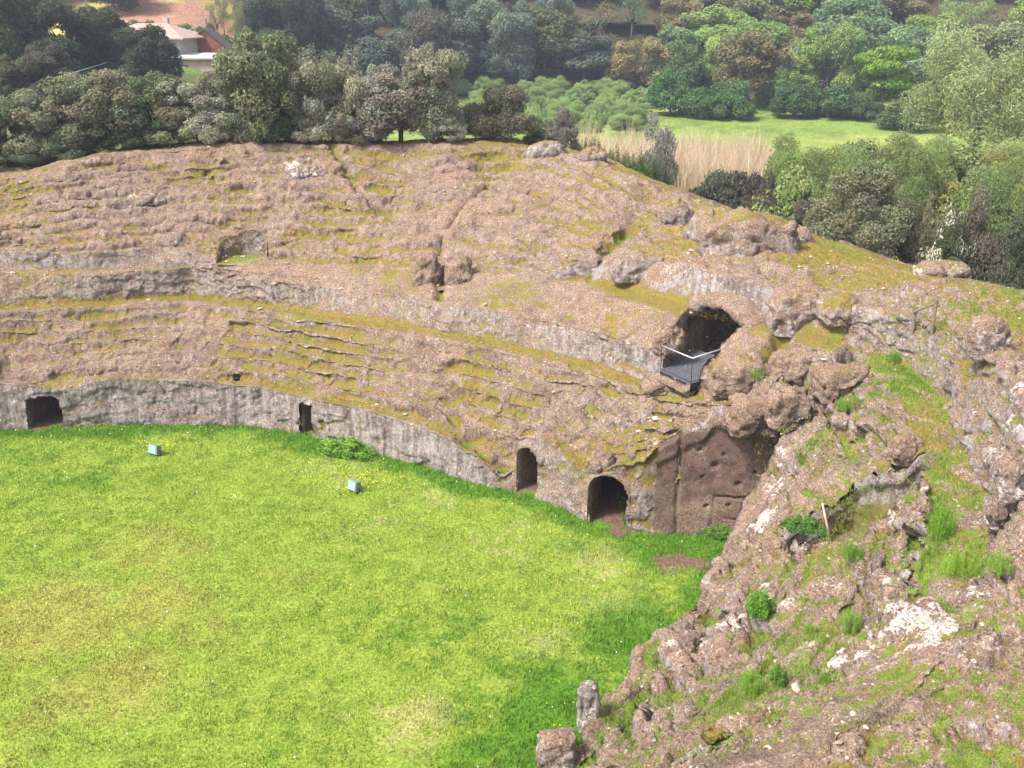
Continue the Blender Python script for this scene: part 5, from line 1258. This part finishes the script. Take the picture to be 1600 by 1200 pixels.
# ------------------------------------------------------------------ ground sheet
gx = np.concatenate([np.arange(-330, -90, 6), np.arange(-90, 110, 1.25), np.arange(110, 341, 6)]); gy = np.concatenate([np.arange(-70, 5, 5), np.arange(5, 200, 1.25), np.arange(200, 361, 5)])
X, Y = np.meshgrid(gx, gy, indexing='ij'); Z = zval(X, Y)
nearm = (np.abs(X) < 75) & (Y < 90); T_, R2 = tr_many(X[nearm], Y[nearm])
low = np.zeros(X.shape); low[nearm] = sst(29, 25, R2)
Z = Z*(1-low)+np.minimum(Z-3.5, -4.)*low
P = np.stack([X, Y, 0*X], -1).reshape(-1, 3); n1 = fbm(P/9, 4, seed=401).reshape(X.shape); n2 = fbm(P/2.5, 4, seed=402).reshape(X.shape)
a_ = X/np.maximum(Y, 1); mixc = lambda c, d, f: c*(1-f[..., None])+np.array(d)*f[..., None]
c = np.ones(X.shape+(3,))*np.array((.19, .27, .06)); c = mixc(c, (.33, .36, .11), sst(-.1, .4, n1+n2*.4)*.8)
c = mixc(c, (.07, .085, .03), sst(.0, .4, n2)*.5)
wood = sst(158, 172, Y+n1*8)*sst(-.34, -.22, a_+n1*.03); c = mixc(c, (.075, .065, .035), wood)
red = sst(151, 158, Y+n1*4)*sst(-.215, -.25, a_+n1*.02); c = mixc(c, (.085, .10, .045), sst(.02, -.06, a_)*sst(128, 110, Y)*.85); c = mixc(c, (.36, .20, .135), red); c = mixc(c, (.38, .36, .12), red*sst(.05, .3, n1+n2*.5)*.85)
a = np.arange(X.size).reshape(X.shape); Fq = np.stack([a[:-1, :-1], a[1:, :-1], a[1:, 1:], a[:-1, 1:]], -1).reshape(-1, 4)
def ground_material():
    s = NT('valley_ground'); p = s.pos(); n = s.noise(p, 2.2, 7, .7)
    return s.finish(s.mix(1., s.attr('col').outputs['Color'], s.mix(s.ramp(n, .3, .7), (.55, .6, .55), (1.3, 1.25, 1.2)), 'MULTIPLY'), .95, s.bump(n, .2), .1)
tag(link('ground', np_mesh('ground', np.stack([X, Y, Z], -1).reshape(-1, 3), Fq, ground_material(), True, dict(col=c.reshape(-1, 3)))), kind='structure')

# ------------------------------------------------------------------ the valley's haze
mb = MB(); mb.box((-345, -85, -12), (355, 375, 150)); hzo = mb.build('haze'); tag(hzo, kind='stuff')
hm = bpy.data.materials.new('valley_haze'); hm.use_nodes = True; hm.node_tree.nodes.clear()
vo = hm.node_tree.nodes.new('ShaderNodeVolumePrincipled'); vo.inputs['Color'].default_value = (.72, .80, 1.0, 1); vo.inputs['Density'].default_value = HAZE; vo.inputs['Anisotropy'].default_value = .1
mo_ = hm.node_tree.nodes.new('ShaderNodeOutputMaterial'); hm.node_tree.links.new(vo.outputs[0], mo_.inputs['Volume']); hzo.data.materials.append(hm)

# ------------------------------------------------------------------ camera, sky, light
world = bpy.data.worlds.new('World'); scene.world = world; world.use_nodes = True
nt = world.node_tree; bg = nt.nodes['Background']
sky = nt.nodes.new('ShaderNodeTexSky'); sky.sky_type = 'NISHITA'; sky.sun_disc = False
SUN_EL, SUN_AZ = R_(52), R_(236)              # azimuth clockwise from +Y: to the left, a little behind the camera
sky.sun_elevation = SUN_EL; sky.sun_rotation = SUN_AZ; sky.dust_density = 4.0; sky.air_density = 1.0; sky.ozone_density = .6; sky.altitude = 200
hs = nt.nodes.new('ShaderNodeHueSaturation'); hs.inputs['Saturation'].default_value = .35     # thin cloud takes the blue out
nt.links.new(sky.outputs[0], hs.inputs['Color']); nt.links.new(hs.outputs[0], bg.inputs[0]); bg.inputs[1].default_value = .075
sl = bpy.data.lights.new('sun', 'SUN'); sl.energy = 1.5; sl.angle = R_(11); sl.color = (1, .955, .90)
so = bpy.data.objects.new('sun', sl); COL.objects.link(so)
so.rotation_euler = Vector((math.sin(SUN_AZ)*math.cos(SUN_EL), math.cos(SUN_AZ)*math.cos(SUN_EL), math.sin(SUN_EL))).to_track_quat('Z', 'Y').to_euler()
cd = bpy.data.cameras.new('camera'); cam = bpy.data.objects.new('camera', cd); COL.objects.link(cam); scene.camera = cam
cd.sensor_fit = 'HORIZONTAL'; cd.sensor_width = 36; cd.lens = 36*F/1600; cd.clip_start = .1; cd.clip_end = 5000
cam.location = (0, 0, H); cam.rotation_euler = (R_(90)-PITCH, 0, 0)
vs = scene.view_settings; vs.view_transform = 'Standard'; vs.look = 'None'; vs.gamma = 1; vs.exposure = EXPOSURE
scene.cycles.max_bounces = 5; scene.cycles.diffuse_bounces = 2; scene.cycles.transmission_bounces = 3; scene.cycles.volume_bounces = 0
